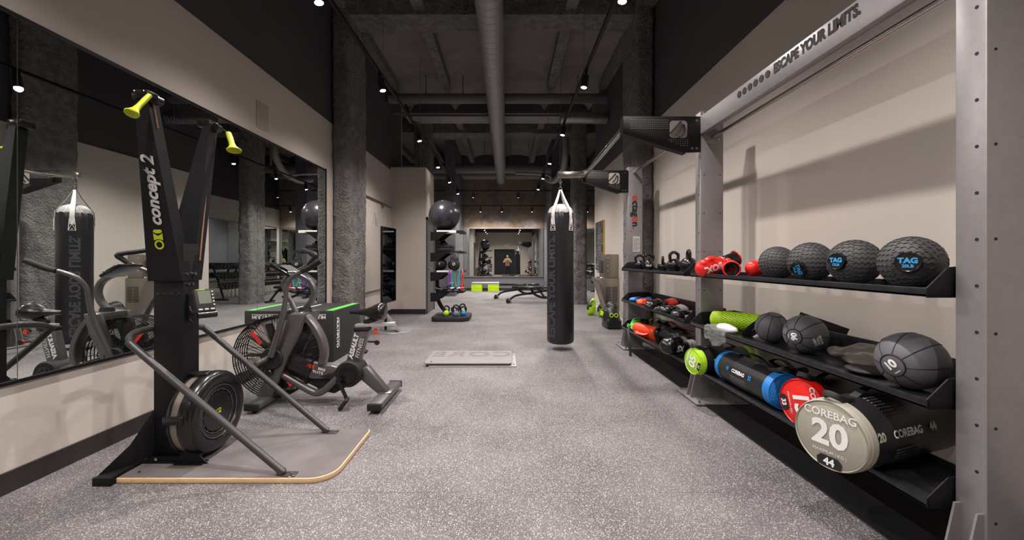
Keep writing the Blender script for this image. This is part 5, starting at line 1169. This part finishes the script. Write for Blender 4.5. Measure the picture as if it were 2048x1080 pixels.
# ---------------------------------------------------------------- the photographer, seen only in the far mirror
t = thing('person', 'person in a khaki sweatshirt standing with a camera before the dark double door', 'person', (.08, -.50, 0)); o_ = t.location
def pt(*a): return [Vector(p)+o_ for p in a]
b = B(o_)
b.sph(o_+Vector((0, .05, 1.50)), .095, (.85, 1, 1.15)); b.tube(pt((0, .0, 1.32), (0, .03, 1.44)), .055, 14)
b.tube(pt((0, 0, .80), (0, -.02, 1.0), (0, -.01, 1.2), (0, 0, 1.34)), [.15, .14, .17, .1], 18, 4)
for s_ in (-1, 1):
    b.tube(pt((s_*.09, 0, .86), (s_*.11, .02, .46), (s_*.115, -.01, .08)), [.085, .06, .042], 14, 4); b.sph(o_+Vector((s_*.115, .05, .05)), .05, (.9, 2.2, .9))
    b.tube(pt((s_*.17, 0, 1.28), (s_*.30, .05, 1.06), (s_*.10, .27, 1.14)), [.052, .042, .03], 14, 3); b.sph(o_+Vector((s_*.085, .31, 1.15)), .035, (.8, 1.3, 1.1))
    for k in range(4): b.tube(pt((s_*.09, .33, 1.175-k*.019), (s_*.07, .365, 1.18-k*.02), (s_*.035, .36, 1.175-k*.019)), [.0095, .009, .008], 8, 2)
    b.tube(pt((s_*.08, .30, 1.16), (s_*.05, .315, 1.205), (s_*.03, .335, 1.205)), [.012, .011, .009], 8, 2)
b.sph(o_+Vector((0, .145, 1.49)), .016, (.8, 1, 1.3))
body = bake(b.build('body', SKIN, t), .009, 3)
b = B(o_); b.sph(o_+Vector((0, .03, 1.525)), .105, (.87, .98, 1.08)); h_ = b.build('hair', HAIR, t)
for v in h_.data.vertices:
    if v.co.z < 1.5 and v.co.y > 0: v.co.z = 1.5+(1.5-v.co.z)*.05; v.co.y *= .6
b = B(o_)
for s_ in (-1, 1): b.sph(o_+Vector((s_*.033, .138, 1.515)), .011, seg=12, rings=8)
b.build('eye', WPL, t); b = B(o_); b.tube(pt((-.03, .143, 1.445), (0, .148, 1.44), (.03, .143, 1.445)), .005, 6, 3); b.build('mouth', mat('lips', '8c4a40', .6), t)
b = B(o_)
for s_ in (-1, 1): b.sph(o_+Vector((s_*.086, .04, 1.50)), .024, (.35, .7, 1.2), 12, 8)
b.build('ear', SKIN, t)
b = B(o_); b.tube(pt((0, 0, .74), (0, -.02, .9), (0, -.02, 1.1), (0, 0, 1.3), (0, .01, 1.385)), [.185, .185, .19, .185, .085], 20, 5)
for s_ in (-1, 1): b.sph(o_+Vector((s_*.15, 0, 1.28)), .085); b.tube(pt((s_*.16, 0, 1.28), (s_*.31, .05, 1.05), (s_*.12, .25, 1.135)), [.078, .068, .048], 14, 3)
j_ = bake(b.build('sweatshirt', JACK, t), .014, 5); jitter(j_, .008, 12)
b = B(o_)
for s_ in (-1, 1): b.tube(pt((s_*.085, 0, .84), (s_*.11, .02, .46), (s_*.115, -.01, .06)), [.11, .085, .07], 14, 4)
b.tube(pt((-.06, 0, .80), (.06, 0, .80)), .12, 14); bake(b.build('trousers', TROU, t), .014, 4)
b = B(o_)
for s_ in (-1, 1): b.box(o_+Vector((s_*.115, .05, .035)), (.1, .28, .07), None, .03, 3)
b.build('shoe', BLKM, t)
cmr = thing('camera', 'black camera held up in both hands by the photographer', 'camera', (.08, -.14, 1.15))
B().box((0, -.01, .0), (.11, .05, .075), None, .01).build('camera_body', BLKM, cmr); B().box((0, -.01, .045), (.04, .04, .03), None, .008).build('viewfinder', BLKM, cmr); B().cyl((0, .01, 0), (0, .06, 0), .032, seg=24, bev=.004).build('lens', BLKG, cmr)
